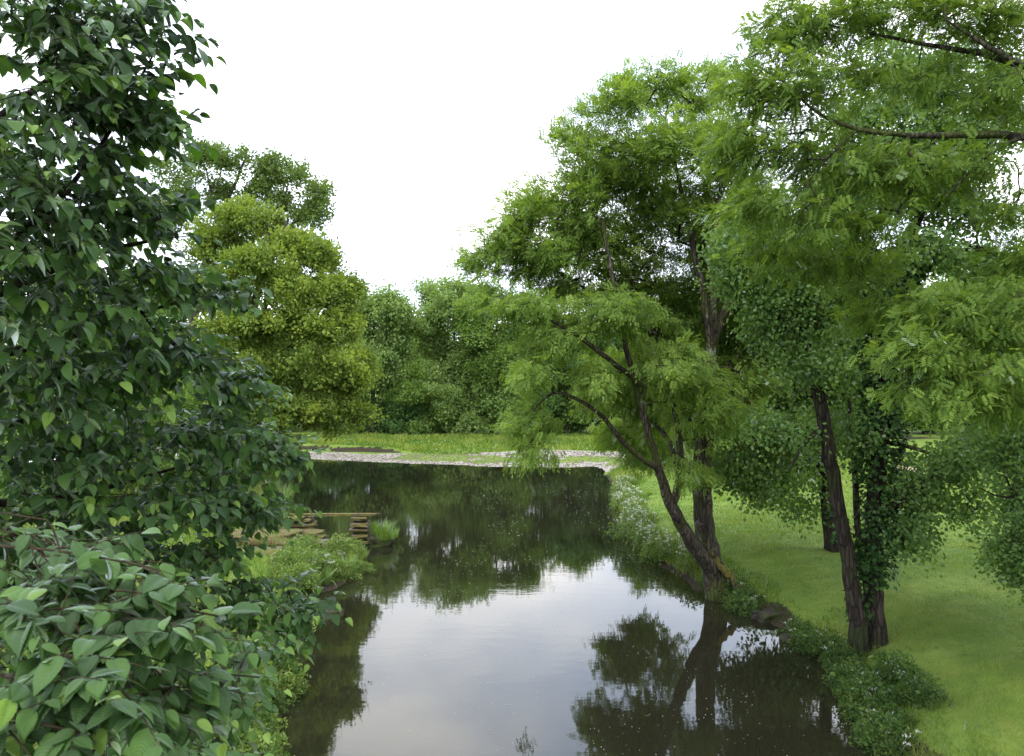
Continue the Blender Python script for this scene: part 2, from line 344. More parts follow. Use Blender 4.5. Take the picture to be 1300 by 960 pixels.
def tpl_ash(L_=.30, ll=.12, lw=.042, pairs=4):
    V = []
    for i in range(pairs):
        t = .25 + .65 * i / pairs; y = L_ * t; z = -.35 * L_ * t * t
        for s in (-1, 1):
            V += tpl_rhomb((0, y, z), (s, .55, -.25), ll, lw, (0, .1, 1))
    V += tpl_rhomb((0, L_ * .9, -.3 * L_), (0, 1, -.6), ll * 1.1, lw * 1.1, (0, .3, 1))
    V = np.array(V); return V, np.arange(len(V)).reshape(-1, 4)
def tpl_spray(n, l, w, R, seed, updown=.5):
    r = np.random.default_rng(seed); V = []
    for k in range(n):
        p = r.normal(0, R * .5, 3); d = nrm(r.normal(0, 1, 3) + np.array([0, .6, -.15])); nn = nrm(r.normal(0, updown, 3) + np.array([0, 0, 1]))
        V += tpl_rhomb(p + np.array([0, R * .4, 0]), d, l * r.uniform(.7, 1.2), w * r.uniform(.8, 1.2), nn)
    V = np.array(V); return V, np.arange(len(V)).reshape(-1, 4)
def stamp(tpl, pos, ax, up, scale, r, jit=.08, base=None):
    """copies of a leaf template at pos, its y axis along ax; returns V, Q, rnd"""
    TV, TF = tpl; n = len(pos)
    ax = nrm(ax); s = nrm(np.cross(ax, up)); u = np.cross(s, ax)
    Vv = pos[:, None, :] + scale[:, None, None] * (TV[None, :, 0:1] * s[:, None, :] + TV[None, :, 1:2] * ax[:, None, :] + TV[None, :, 2:3] * u[:, None, :])
    Fq = TF[None] + (np.arange(n) * len(TV))[:, None, None]
    b = r.random(n) if base is None else base
    rn = np.clip(b[:, None] + r.normal(0, jit, (n, len(TF))), 0, 1) if jit else np.repeat(b[:, None], len(TF), 1)
    return Vv.reshape(-1, 3), Fq.reshape(-1, TF.shape[1]), rn.ravel()
class Acc:
    def __init__(s): s.V = []; s.Q = []; s.R = []; s.n = 0
    def add(s, V, Q, R): s.V.append(V); s.Q.append(Q + s.n); s.R.append(R); s.n += len(V)
    def mesh(s, name, mat, smooth=False): return mesh_np(name, np.concatenate(s.V), np.concatenate(s.Q), mat=mat, rnd=np.concatenate(s.R), smooth=smooth)

# ------------------------------------------------------------------ tree growing
class Tree:
    def __init__(s, seed, r0=.006, expo=2.3):
        s.r = np.random.default_rng(seed); s.pos = []; s.par = []; s.fix = []; s.r0 = r0; s.expo = expo
        s.tips = []; s.wid = []
    def node(s, p, par, fix=0): s.pos.append(np.array(p, float)); s.par.append(par); s.fix.append(fix); return len(s.pos) - 1
    def limb(s, pts, radii, attach=True, wob=.03, step=.35):
        """explicit limb; the first point joins the nearest node already there"""
        pts = np.array(pts, float); par = -1
        if attach and s.pos:
            A = np.array(s.pos); par = int(np.argmin(np.linalg.norm(A - pts[0], axis=1))); 
        prev = par; out = []
        seg = np.linalg.norm(np.diff(pts, axis=0), axis=1); tot = np.concatenate([[0], np.cumsum(seg)])
        n = max(2, int(tot[-1] / step)); ts = np.linspace(0, tot[-1], n + 1)
        pm = np.zeros((n + 1, 3)); 
        for k in range(3):                       # smoothed polyline
            v = np.interp(ts, tot, pts[:, k]); v2 = v.copy()
            for _ in range(2): v2[1:-1] = (v2[:-2] + v2[1:-1] + v2[2:]) / 3
            pm[:, k] = v2
        rad = np.interp(ts, tot, radii)
        for i in range(n + 1):
            if i == 0 and par >= 0: continue
            q = pm[i] + (s.r.normal(0, 1, 3) * wob * min(.12, rad[i]) * 6 if 0 < i else 0)
            prev = s.node(q, prev, rad[i]); out.append(prev)
        return out
    def crown(s, lobes, n, seglen=.5, shell=.35, jit=.12, lift=.0, mind=0.0, K=0, cr=1.0, cflat=.45, loose=.25):
        """attractors inside the lobes, each joined to the nearest wood"""
        w = np.array([l[4] if len(l) > 4 else 1 for l in lobes], float)
        vol = np.array([l[1] * l[2] * l[3] for l in lobes]) ** .66 * w; vol /= vol.sum()
        if K:
            kk = s.r.choice(len(lobes), K * 6, p=vol)
            cc = np.array([l[0] for l in lobes])[kk]; RR = np.array([[l[1], l[2], l[3]] for l in lobes])[kk]
            cand = cc + nrm(s.r.normal(0, 1, (K * 6, 3))) * s.r.random((K * 6, 1)) ** shell * np.maximum(RR - cr * .45, RR * .3)
            keep = []
            for q in range(K * 6):                     # clumps keep their distance from each other
                if all(np.linalg.norm((cand[q] - cand[j]) * [1, 1, 1.6]) > cr * .95 for j in keep): keep.append(q)
                if len(keep) >= K: break
            keep = np.array(keep); siz = s.r.uniform(.6, 1.25, len(keep)); pr = siz ** 2 / (siz ** 2).sum()
            ci = s.r.choice(len(keep), n, p=pr); k = kk[keep][ci]
            dr = nrm(s.r.normal(0, 1, (n, 3))); dr[:, 2] = np.where(dr[:, 2] < 0, dr[:, 2] * .45, dr[:, 2])
            rad = cr * siz[ci][:, None] * s.r.random((n, 1)) ** .45
            A = cand[keep][ci] + dr * rad * [1, 1, cflat]
            lo_ = s.r.random(n) < loose; q_ = s.r.choice(len(lobes), n, p=vol)
            A[:, 2] -= .12 * (rad[:, 0] * np.hypot(dr[:, 0], dr[:, 1])) ** 2 / cr
            alt = np.array([l[0] for l in lobes])[q_] + nrm(s.r.normal(0, 1, (n, 3))) * s.r.random((n, 1)) ** .4 * np.array([[l[1], l[2], l[3]] for l in lobes])[q_]
            A = np.where(lo_[:, None], alt, A)
        else:
            k = s.r.choice(len(lobes), n, p=vol); A = None
        if A is None:
            c = np.array([l[0] for l in lobes])[k]; R = np.array([[l[1], l[2], l[3]] for l in lobes])[k]
            dr = nrm(s.r.normal(0, 1, (n, 3))); rr = s.r.random((n, 1)) ** shell
            A = c + dr * rr * R
        cap = 60000; NP = np.zeros((cap, 3)); m = len(s.pos); NP[:m] = np.array(s.pos); 
        d0 = np.empty(n)
        for i in range(0, n, 200): d0[i:i + 200] = np.linalg.norm(A[i:i + 200, None] - NP[None, :m], axis=2).min(1)
        for i in np.argsort(d0):
            a = A[i]; dd = np.linalg.norm(NP[:m] - a, axis=1); j = int(np.argmin(dd)); D = dd[j]
            if D < mind: continue
            st = max(1, int(round(D / seglen))); p0 = NP[j].copy(); prev = j
            for q in range(1, st + 1):
                t = q / st; p = p0 * (1 - t) + a * t + (s.r.normal(0, jit * D / st, 3) if q < st else 0)
                p[2] += lift * D * math.sin(math.pi * t)
                prev = s.node(p, prev); NP[m] = p; m += 1
            s.tips.append(prev); s.wid.append(k[i])
    def finish(s, minr=.0):
        n = len(s.pos); par = np.array(s.par); acc = np.zeros(n); fix = np.array(s.fix); rad = np.zeros(n)
        for i in range(n - 1, -1, -1):
            v = acc[i] if acc[i] > 0 else s.r0 ** s.expo
            rad[i] = v ** (1 / s.expo)
            if fix[i] > 0: rad[i] = fix[i]; 
            if par[i] >= 0: acc[par[i]] += v
        for i in range(n):
            if par[i] >= 0: rad[i] = min(rad[i], rad[par[i]] * 1.0 if fix[i] == 0 else rad[i])
        s.rad = rad; s.P = np.array(s.pos); s.parr = par
    def wood(s, name, mat, minr=0.0, flare=None, base_z=None):
        n = len(s.P); kids = [[] for _ in range(n)]
        for i in range(n):
            if s.parr[i] >= 0: kids[s.parr[i]].append(i)
        Vs = []; Qs = []; cnt = 0
        starts = [(i, -1) for i in range(n) if s.parr[i] < 0]
        while starts:
            i, p = starts.pop(); ch = [i]
            while kids[i]:
                ks = sorted(kids[i], key=lambda q: (-s.rad[q]))
                for q in ks[1:]: starts.append((q, i))
                i = ks[0]; ch.append(i)
            idx = ([p] if p >= 0 else []) + ch
            R = s.rad[idx].copy()
            if p >= 0: R[0] = min(R[0] * .8, R[1] * 1.15)
            if R[0] < minr and R[-1] < minr and R.max() < minr: continue
            if len(idx) < 2: continue
            pts = s.P[idx]; T = np.gradient(pts, axis=0); T = nrm(T)
            k = 14 if R[0] > .15 else 9 if R[0] > .06 else 5 if R[0] > .02 else 3
            ref = np.array([.37, .91, .15]); U = nrm(np.cross(T, ref)); W = np.cross(T, U)
            an = np.arange(k) / k * 2 * math.pi
            lump = np.ones((len(idx), k))
            if k > 8: lump += .07 * np.sin(3 * an[None] + np.arange(len(idx))[:, None] * .35) + .035 * s.r.normal(0, 1, (len(idx), k))
            RR = R.copy()
            if flare and p < 0:
                dz = np.linalg.norm(pts - pts[0], axis=1); RR = R * (1 + flare * np.exp(-dz / .45))
                lump += (.22 * np.exp(-dz / .5))[:, None] * np.sin(5 * an + 1)[None]
            ring = pts[:, None] + (RR[:, None] * lump)[:, :, None] * (np.cos(an)[None, :, None] * U[:, None] + np.sin(an)[None, :, None] * W[:, None])
            Vs.append(ring.reshape(-1, 3)); m_ = len(idx)
            a = np.arange(m_ - 1)[:, None] * k + np.arange(k)[None]; b = np.arange(m_ - 1)[:, None] * k + (np.arange(k)[None] + 1) % k
            Qs.append(np.stack([a, b, b + k, a + k], 2).reshape(-1, 4) + cnt); cnt += m_ * k
        return mesh_np(name, np.concatenate(Vs), np.concatenate(Qs), mat=mat, smooth=True)
    def leaves(s, name, mat, tpl, per, spread, scale=(.8, 1.2), out=.6, droop=.3, flat=.5, centre=None, smooth=False, clump=.25, tips=None, acc=None):
        tips = np.array(s.tips if tips is None else tips); n = len(tips)
        Pt = s.P[tips]; Pd = nrm(Pt - s.P[s.parr[tips]])
        c = s.P.mean(0) if centre is None else centre
        od = nrm(Pt - c)
        I = np.repeat(np.arange(n), per); k = len(I)
        pos = Pt[I] + s.r.normal(0, 1, (k, 3)) * np.array([spread, spread, spread * flat])
        ax = Pd[I] * .5 + od[I] * out + s.r.normal(0, .55, (k, 3)) + np.array([0, 0, -droop])
        up = np.array([0, 0, 1.]) + s.r.normal(0, .45, (k, 3)) + od[I] * .35
        base = np.clip(s.r.random(n)[I] * clump + s.r.random(k) * (1 - clump), 0, 1)
        sc = s.r.uniform(*scale, k)
        V, Q, R = stamp(tpl, pos, ax, up, sc, s.r, .07, base)
        A = acc or Acc(); A.add(V, Q, R)
        return A.mesh(name, mat, smooth) if acc is None else None
def lobes_px(ls, d, dd, ystretch=1):
    """lobes given as photo pixels px, py, rx, ry and depth offset; becomes metres at its own distance"""
    o = []
    for l in ls:
        dep = d + (l[4] if len(l) > 4 else 0); wt = l[5] if len(l) > 5 else 1
        o.append((P(l[0], l[1], dep), l[2] / F * dep, dd, l[3] / F * dep, wt))
    return o
def tree_thing(name, base, label, cat, group=None): return empty(name, base, label, cat, group)
def put(root, name, me):
    """child whose mesh was made in world space"""
    me.transform(__import__('mathutils').Matrix.Translation(-root.location)); return link(name, me, root)

# ================================================================== the near elm on the left
e = Tree(3, r0=.0022, expo=2.2)
eb = np.array([-5.6, 5.6, gz(-5.6, 5.6) - .1])
e.limb([eb, (-5.3, 5.5, 3), (-5.0, 5.2, 5.5), (-4.9, 5.0, 8.5), (-4.6, 4.8, 11)], [.2, .17, .13, .08, .03], attach=False, wob=.02)
def el(pix, rad): e.limb([P(*p) for p in pix], rad, wob=.03, step=.2)
el([(-330, 330, 5.1), (-150, 250, 4.9), (0, 150, 4.6), (110, 60, 4.5), (200, 10, 4.6)], [.06, .04, .022, .012, .005])
el([(-330, 480, 5.1), (-150, 400, 4.8), (20, 310, 4.6), (110, 220, 4.6), (200, 60, 4.7)], [.06, .045, .025, .013, .005])
el([(-330, 520, 5.1), (-120, 420, 5.0), (60, 345, 5.0), (180, 300, 5.1), (240, 300, 5.1)], [.06, .04, .025, .013, .005])
el([(-330, 560, 5.2), (-120, 470, 5.3), (60, 440, 5.5), (190, 390, 5.6), (290, 370, 5.8)], [.06, .045, .025, .013, .005])
el([(-330, 600, 5.3), (-120, 560, 5.5), (60, 530, 6), (200, 470, 6.3), (320, 480, 6.6)], [.06, .045, .025, .013, .005])
el([(-330, 640, 5.4), (-120, 640, 5.6), (60, 640, 6.1), (200, 600, 6.6), (360, 560, 7.0)], [.06, .045, .028, .014, .005])
el([(-330, 740, 5.6), (-120, 740, 5.6), (60, 740, 6), (230, 720, 6.3), (380, 770, 6.6)], [.06, .045, .028, .014, .005])
el([(-330, 800, 5.2), (-120, 860, 4.6), (60, 860, 4.4), (230, 850, 4.3), (330, 860, 4.4)], [.05, .035, .022, .012, .005])
nd = len(e.pos)
elobes = []
for (px, py, rx, ry, d, dz, w) in [
    (20, 10, 110, 60, 4.3, .8, 1), (110, 60, 80, 55, 4.4, .6, 1), (170, 15, 55, 30, 4.5, .4, .9), (215, 60, 38, 14, 4.6, .3, 1.2), (90, 130, 90, 55, 4.5, .7, 1),
    (160, 135, 50, 30, 4.6, .4, 1), (195, 165, 28, 22, 4.7, .3, .8), (30, 200, 110, 60, 4.5, .8, 1), (135, 200, 45, 22, 4.6, .5, .8), (60, 290, 130, 60, 4.7, .8, 1.1), (150, 275, 60, 22, 4.9, .5, 1), (205, 262, 30, 22, 5, .3, 1),
    (60, 380, 140, 60, 5, .8, 1.1), (200, 350, 80, 35, 5.4, .5, 1.1), (270, 372, 42, 22, 5.7, .4, 1.2), (80, 470, 150, 60, 5.4, .8, 1.1), (220, 440, 75, 40, 5.8, .5, 1.1),
    (290, 490, 50, 32, 6.4, .4, 1.1), (100, 560, 150, 55, 5.8, .8, 1.1), (250, 550, 90, 40, 6.4, .5, 1.1), (325, 565, 48, 28, 6.9, .4, 1.2), (355, 580, 28, 16, 7.1, .3, 1), (120, 640, 160, 50, 5.9, .8, 1.1),
    (270, 630, 90, 38, 6.5, .5, 1.1), (335, 650, 45, 22, 6.8, .4, 1.1), (100, 720, 160, 50, 5.9, .8, 1), (240, 710, 80, 35, 6.2, .5, 1), (300, 770, 85, 42, 6.2, .5, 1.1), (370, 770, 32, 45, 6.5, .4, 1.2),
    (100, 830, 170, 60, 5.2, .8, 1), (270, 850, 80, 40, 5, .6, 1), (150, 930, 180, 50, 4.6, .8, 1),
    (-150, 300, 150, 300, 4.9, 1.3, .55), (-180, 700, 160, 250, 5.2, 1.2, .5), (-60, -120, 160, 110, 4.8, 1.1, .6), (-230, -150, 160, 150, 5.5, 1.4, .5), (-450, 200, 160, 350, 5.6, 1.8, .35), (-420, 600, 160, 250, 6, 1.5, .3)]:
    elobes.append((P(px, py, d), rx / F * d, dz, ry / F * d, w))
e.crown(elobes, 3000, seglen=.16, shell=.5, jit=.10, lift=.04)
e.finish()
def elm_shoots(T, fine, scale=1.0, L0=.30, nl=9, tips=None):
    lxy = []
    r = T.r; tips = np.array(T.tips if tips is None else tips); n = len(tips)
    Pt = T.P[tips]; Pd = nrm(Pt - T.P[T.parr[tips]])
    d = nrm(Pd * .6 + np.array([.75, -.15, .12]) + r.normal(0, .35, (n, 3)) * [1, 1, .45])
    leafA = Acc(); leafA.lxy = lxy; twV = []; twQ = []; c = 0
    tl = np.linspace(0, 1, nl)
    Ln = L0 * r.uniform(.7, 1.25, n) * scale
    pts = Pt[:, None] + d[:, None] * (tl[None, :, None] * Ln[:, None, None]) + np.array([0, 0, -.22])[None, None] * (tl[None, :, None] ** 2 * Ln[:, None, None]) - d[:, None] * Ln[:, None, None] * .35
    side = nrm(np.cross(d, [0, 0, 1.])); sgn = np.where(np.arange(nl) % 2 == 0, 1, -1)
    ax = side[:, None] * sgn[None, :, None] * .8 + d[:, None] * (.35 + .9 * tl[None, :, None] ** 3) + np.array([0, 0, -.50]) + r.normal(0, .25, (n, nl, 3))
    up = np.array([0, 0, 1.]) + d[:, None] * .25 + side[:, None] * sgn[None, :, None] * .5 + r.normal(0, .28, (n, nl, 3))
    sc = (.55 + .5 * np.sin(tl * 2.6 + .3))[None] * r.uniform(.65, 1.25, (n, nl)) * scale
    base = np.clip(r.random((n, 1)) * .35 + r.random((n, nl)) * .6 + .28 * (tl[None] > .8), 0, 1)
    for v in range(4):
        mk = r.integers(0, 4, (n, nl)) == v
        par = (.095, (.062, .067, .056, .06)[v], (.25, .45, .12, .35)[v], (.35, .15, .45, .55)[v])
        if fine: t3 = tpl_fine(*par); tp_ = t3[:2]; lxy.append(np.tile(t3[2], (int(mk.sum()), 1)))
        else: tp_ = tpl_leaf(par[0], par[1], 5, par[2], par[3])
        V, Q, R = stamp(tp_, pts[mk], ax[mk], up[mk], sc[mk], r, 0, base[mk]); leafA.add(V, Q, R)
    # twig tubes
    k = 3; an = np.arange(k) / k * 2 * math.pi; u2 = nrm(np.cross(side, d))
    rad = np.linspace(.0028, .001, nl)
    ring = pts[:, :, None] + rad[None, :, None, None] * (np.cos(an)[None, None, :, None] * side[:, None, None] + np.sin(an)[None, None, :, None] * u2[:, None, None])
    V = ring.reshape(-1, 3); a = np.arange(nl - 1)[:, None] * k + np.arange(k)[None]; b = np.arange(nl - 1)[:, None] * k + (np.arange(k)[None] + 1) % k
    q = np.stack([a, b, b + k, a + k], 2).reshape(-1, 4); Q = (q[None] + (np.arange(n) * nl * k)[:, None, None]).reshape(-1, 4)
    return leafA, (V, Q)
root = tree_thing('elm_tree', eb, 'near broad-leaved elm with large dark glossy leaves filling the left side', 'tree')
put(root, 'trunk', e.wood('trunk', M['dark_bark'], flare=.4))
LA, (tv, tq) = elm_shoots(e, None, scale=1.14)
put(root, 'twigs', mesh_np('twigs', tv, tq, mat=M['twig'], smooth=True))
put(root, 'crown', LA.mesh('crown', M['elm_leaf'], True))

# the closest leafy shoots, an arm's length off, at the bottom left
e2 = Tree(8, r0=.0014, expo=2.2)
b2 = np.array([-2.6, 1.9, gz(-4.2, 2.5)])
e2.limb([b2, (-2.5, 1.9, 3), (-2.2, 1.85, 5.0), (-1.7, 1.8, 6.0)], [.03, .025, .015, .008], attach=False, step=.2)
for pix in ([(-200, 760, 1.9), (0, 790, 1.85), (80, 798, 1.8), (150, 780, 1.8)], [(-200, 700, 1.9), (0, 690, 1.9), (90, 700, 1.8), (190, 720, 1.8)], [(-200, 640, 2.1), (-60, 640, 2), (60, 660, 2)], [(-200, 800, 1.9), (50, 830, 1.7), (170, 800, 1.7), (260, 780, 1.75)], [(-200, 900, 1.7), (0, 900, 1.6), (180, 880, 1.6)]):
    e2.limb([P(*p) for p in pix], np.linspace(.005, .002, len(pix)), step=.1, wob=.02)
l2 = [(P(px, py, d), rx / F * d, dz, ry / F * d, w) for (px, py, rx, ry, d, dz, w) in [(20, 690, 60, 22, 2.2, .2, 1), (110, 700, 60, 24, 2.0, .15, 1), (60, 740, 90, 40, 1.8, .2, 1), (180, 745, 50, 28, 1.75, .12, 1), (120, 800, 120, 40, 1.7, .2, 1), (235, 800, 24, 20, 1.85, .1, 1), (60, 880, 140, 50, 1.6, .2, 1), (200, 880, 60, 40, 1.8, .15, 1), (20, 700, 60, 20, 2.2, .3, .6)]]
e2.crown(l2, 150, seglen=.08, shell=.6, jit=.08)
e2.finish()
root = tree_thing('elm_sapling', b2, 'closest elm sapling with big pale-veined leaves at the bottom left', 'tree')
put(root, 'trunk', e2.wood('trunk', M['twig']))
LA, (tv, tq) = elm_shoots(e2, True, scale=.66, L0=.34, nl=10)
put(root, 'twigs', mesh_np('twigs', tv, tq, mat=M['twig'], smooth=True))
UV = np.concatenate(LA.lxy); lm = mesh_np('crown', np.concatenate(LA.V), np.concatenate(LA.Q), mat=M['elm_fine_leaf'], rnd=np.concatenate(LA.R), smooth=True, attrs={'lx': UV[:, 0], 'ly': UV[:, 1]})
put(root, 'crown', lm)

# ================================================================== the leaning ash on the right bank
D = 24.5
a = Tree(21, r0=.010, expo=2.25)
ab = P(912, 742, D)
def al(T, pix, rad, attach=True, step=.35, wob=.03): return T.limb([P(*p) for p in pix], rad, attach, wob=wob, step=step)
al(a, [(913, 785, D), (912, 742, D), (897, 690, D), (890, 640, D), (890, 590, D), (897, 540, D), (902, 480, D), (905, 440, D), (893, 370, D), (878, 300, D), (862, 230, D), (845, 150, D)], [.38, .36, .31, .29, .28, .26, .22, .17, .12, .09, .06, .03], attach=False)
al(a, [(915, 738, D), (885, 700, D - .4), (868, 670, D - .7), (848, 640, D - 1), (835, 590, D - 1.2), (815, 520, D - 1.4), (795, 440, D - 1.3), (775, 340, D - 1.2), (765, 280, D - 1)], [.25, .21, .19, .17, .12, .10, .08, .06, .04])
al(a, [(852, 645, D - .9), (864, 620, D - .8), (866, 590, D - .6), (860, 540, D), (850, 480, D + .5), (835, 400, D + 1)], [.14, .12, .11, .10, .08, .05])
al(a, [(905, 440, D), (915, 400, D + .3), (945, 355, D + .6), (975, 310, D + .8), (985, 240, D + 1)], [.18, .15, .13, .10, .05])
al(a, [(905, 450, D), (906, 380, D - .3), (905, 320, D - .5), (915, 230, D - .6)], [.14, .12, .1, .05])
al(a, [(893, 560, D), (868, 520, D + .4), (845, 455, D + .8), (812, 380, D + 1.2), (775, 310, D + 1.4), (730, 260, D + 1.5)], [.16, .14, .12, .1, .08, .04])
al(a, [(830, 500, D - 1.3), (790, 470, D - 1.8), (740, 430, D - 2), (690, 400, D - 2), (640, 380, D - 2)], [.09, .08, .06, .045, .03])
al(a, [(864, 610, D - .6), (850, 560, D + 2.5), (825, 530, D + 5), (790, 520, D + 7)], [.10, .08, .06, .03])
al(a, [(845, 600, D - 1.2), (800, 575, D - 1.6), (760, 520, D - 1.8), (700, 490, D - 2), (672, 530, D - 2)], [.1, .08, .06, .04, .02])
al(a, [(840, 430, D + .8), (790, 400, D + .6), (720, 350, D + .4), (650, 320, D + .2)], [.08, .06, .045, .03])
alb = lobes_px([(635, 305, 45, 40, 0), (612, 325, 24, 22, 0), (690, 255, 48, 42, 0), (660, 290, 40, 45, 1), (725, 200, 35, 38, 0), (745, 160, 35, 32, 0), (795, 130, 45, 38, 0), (850, 115, 45, 32, 0), (900, 120, 45, 40, 1), (765, 230, 60, 55, 1), (840, 190, 60, 50, -1), (915, 200, 60, 60, 0), (720, 320, 60, 45, 0),
                (680, 385, 66, 28, -1.5), (628, 372, 34, 18, -1), (810, 200, 50, 45, 1), (740, 250, 45, 40, 0), (690, 330, 50, 30, 1), (715, 362, 45, 20, 2), (785, 368, 50, 26, 2.5), (850, 375, 45, 34, 3), (765, 290, 50, 40, 2.5), (705, 430, 42, 32, -1.5), (760, 400, 60, 45, -1), (765, 480, 40, 34, -1.5), (800, 480, 55, 50, 5, 1.3), (790, 545, 34, 28, 7.5, 1.5), (822, 575, 36, 24, 7.5, 1.5), (850, 560, 26, 40, 6, 1.2), (760, 500, 34, 26, 6, 1.0), (905, 520, 40, 60, -1.2, .5), (860, 470, 40, 50, -1.5, .7), (868, 600, 30, 24, -1.5, .6), (940, 480, 30, 50, 1.5, .9), (930, 300, 60, 70, 1, .9), (870, 270, 60, 50, 1), (905, 330, 60, 60, 2), (870, 400, 60, 50, 2.5), (945, 430, 45, 60, 3), (750, 300, 50, 40, 0), (820, 260, 60, 50, 2), (830, 430, 45, 45, 1),
                (674, 480, 14, 30, -2, 1.6), (673, 535, 9, 24, -2, 2), (672, 570, 5, 22, -2, 3), (860, 300, 60, 55, 1.5, .7), (950, 260, 60, 60, 1), (960, 360, 50, 50, 1), (875, 520, 30, 50, 1.5, .5), (790, 330, 50, 50, 1.5, .8), (825, 515, 40, 40, 5, 1.2)], D, 2.0)
a.crown(alb, 3900, seglen=.45, shell=.6, jit=.12, lift=.05, K=290, cr=.75, cflat=.5)
a.finish()
root = tree_thing('ash_tree', ab, 'tall ash with two trunks leaning out over the water, moss on its foot', 'tree')
put(root, 'trunk', a.wood('trunk', M['ash_bark'], flare=.35))
put(root, 'crown', a.leaves('crown', M['ash_leaf'], tpl_ash(.30, .12, .042), 12, .2, out=.7, droop=.2, flat=.6, clump=.4))
r_ = Tree(2); r_.limb([P(900, 700, D - .30), P(922, 728, D - .4), P(938, 745, D - .6), P(946, 762, D - .8)], [.12, .13, .09, .03], attach=False, step=.12, wob=.06); r_.finish()
put(root, 'root', r_.wood('root', M['moss_bark']))

# ================================================================== alder with ivy, two trunks
D = 18.8
t = Tree(31, r0=.008, expo=2.25)
tb = P(1098, 792, D)
al(t, [(1093, 850, D), (1092, 800, D), (1083, 740, D), (1072, 680, D), (1060, 620, D), (1048, 550, D), (1036, 480, D), (1020, 420, D), (1000, 350, D), (990, 290, D)], [.22, .20, .17, .16, .155, .15, .135, .12, .09, .05], attach=False)
n_a = len(t.pos)
al(t, [(1112, 850, D + .2), (1112, 800, D + .2), (1110, 740, D + .2), (1110, 680, D + .2), (1113, 600, D + .3), (1122, 520, D + .4), (1126, 440, D + .5), (1128, 370, D + .6), (1150, 300, D + .8), (1190, 240, D + 1), (1210, 160, D + 1)], [.27, .25, .21, .20, .19, .185, .18, .17, .13, .09, .05], attach=False)
al(t, [(1127, 400, D + .5), (1105, 350, D + .5), (1080, 310, D + .5), (1060, 250, D + .5)], [.16, .13, .1, .05])
al(t, [(1113, 660, D + .2), (1145, 635, D - .2), (1190, 600, D - .5), (1235, 560, D - .6), (1270, 550, D - .6)], [.12, .10, .08, .05, .03])
al(t, [(1090, 700, D + .2), (1086, 620, D + .6), (1082, 560, D + .9), (1078, 500, D + 1)], [.08, .07, .06, .04])
al(t, [(1046, 540, D), (1020, 560, D - .6), (1000, 600, D - 1)], [.07, .05, .02])
al(t, [(1120, 560, D + .3), (1150, 565, D), (1180, 570, D - .3), (1210, 590, D - .4)], [.07, .05, .04, .02])
al(t, [(1150, 300, D + .8), (1200, 305, D + .8), (1250, 315, D + .8), (1290, 330, D + .6)], [.07, .05, .04, .02])
al(t, [(1140, 370, D + .6), (1190, 330, D + .8), (1240, 310, D + .8), (1290, 340, D + .8)], [.09, .06, .05, .03])
t.crown(lobes_px([(1030, 470, 50, 26, -.3, .5), (1000, 545, 40, 20, -.8, .35), (1065, 560, 30, 40, .8, .4), (1170, 630, 34, 26, -.2, .5), (1205, 590, 40, 28, -.5, .55), (1245, 570, 38, 28, -.6, .6), (1225, 640, 30, 18, -.4, .35),
                  (1150, 680, 24, 32, -.2, .6), (1000, 390, 60, 55, 0), (960, 330, 55, 55, 0), (1050, 350, 60, 60, .5, .8), (1060, 260, 70, 50, .5, .8), (1160, 230, 70, 60, 1, .8), (1230, 280, 50, 26, .8, .6), (1260, 340, 30, 20, .8, .6), (1160, 330, 30, 30, .6, .8), (1220, 180, 70, 60, 1, .6), (1100, 180, 70, 60, .6, .7), (1230, 120, 80, 60, 1, .5), (1150, 100, 70, 50, 1, .5)], D, 1.3), 1500, seglen=.35, shell=.6, jit=.14, K=170, cr=.5, cflat=.6, loose=.5)
t.finish()
root = tree_thing('alder_tree', tb, 'two-trunked alder wrapped in dark ivy, standing beside the water', 'tree')
put(root, 'trunk', t.wood('trunk', M['dark_bark'], flare=.25))
put(root, 'crown', t.leaves('crown', M['alder_leaf'], tpl_spray(8, .11, .085, .26, 4, .9), 7, .18, out=.5, droop=.3, flat=.8, clump=.35))
# ivy creeping over the right-hand trunk
iv = Acc(); r = np.random.default_rng(9)
IP = []
for (x0, y0, x1, y1, w, n) in [(1112, 740, 1113, 600, 20, 900), (1113, 600, 1128, 480, 24, 1500), (1128, 500, 1130, 350, 30, 2200), (1128, 400, 1085, 315, 18, 700), (1130, 370, 1165, 330, 20, 800), (1140, 640, 1105, 720, 24, 500), (1090, 700, 1095, 790, 14, 400), (1060, 640, 1068, 690, 10, 120)]:
    tt = r.random(n); an = r.random(n) * 6.283; rr = (w / F * D) * r.uniform(.75, 1.25, n)
    p = np.array([P(x0 + (x1 - x0) * q, y0 + (y1 - y0) * q, D + .3) for q in tt]); p[:, 0] += np.cos(an) * rr; p[:, 1] += np.sin(an) * rr
    od = np.stack([np.cos(an), np.sin(an), np.full(n, -.6)], 1); V, Q, R = stamp(tpl_leaf(.13, .12, 2, .2, .15), p, od + r.normal(0, .4, (n, 3)), np.stack([np.cos(an), np.sin(an), np.full(n, .8)], 1) + r.normal(0, .3, (n, 3)), r.uniform(.7, 1.2, n), r); iv.add(V, Q, R)
put(root, 'ivy', iv.mesh('ivy', M['ivy_leaf']))

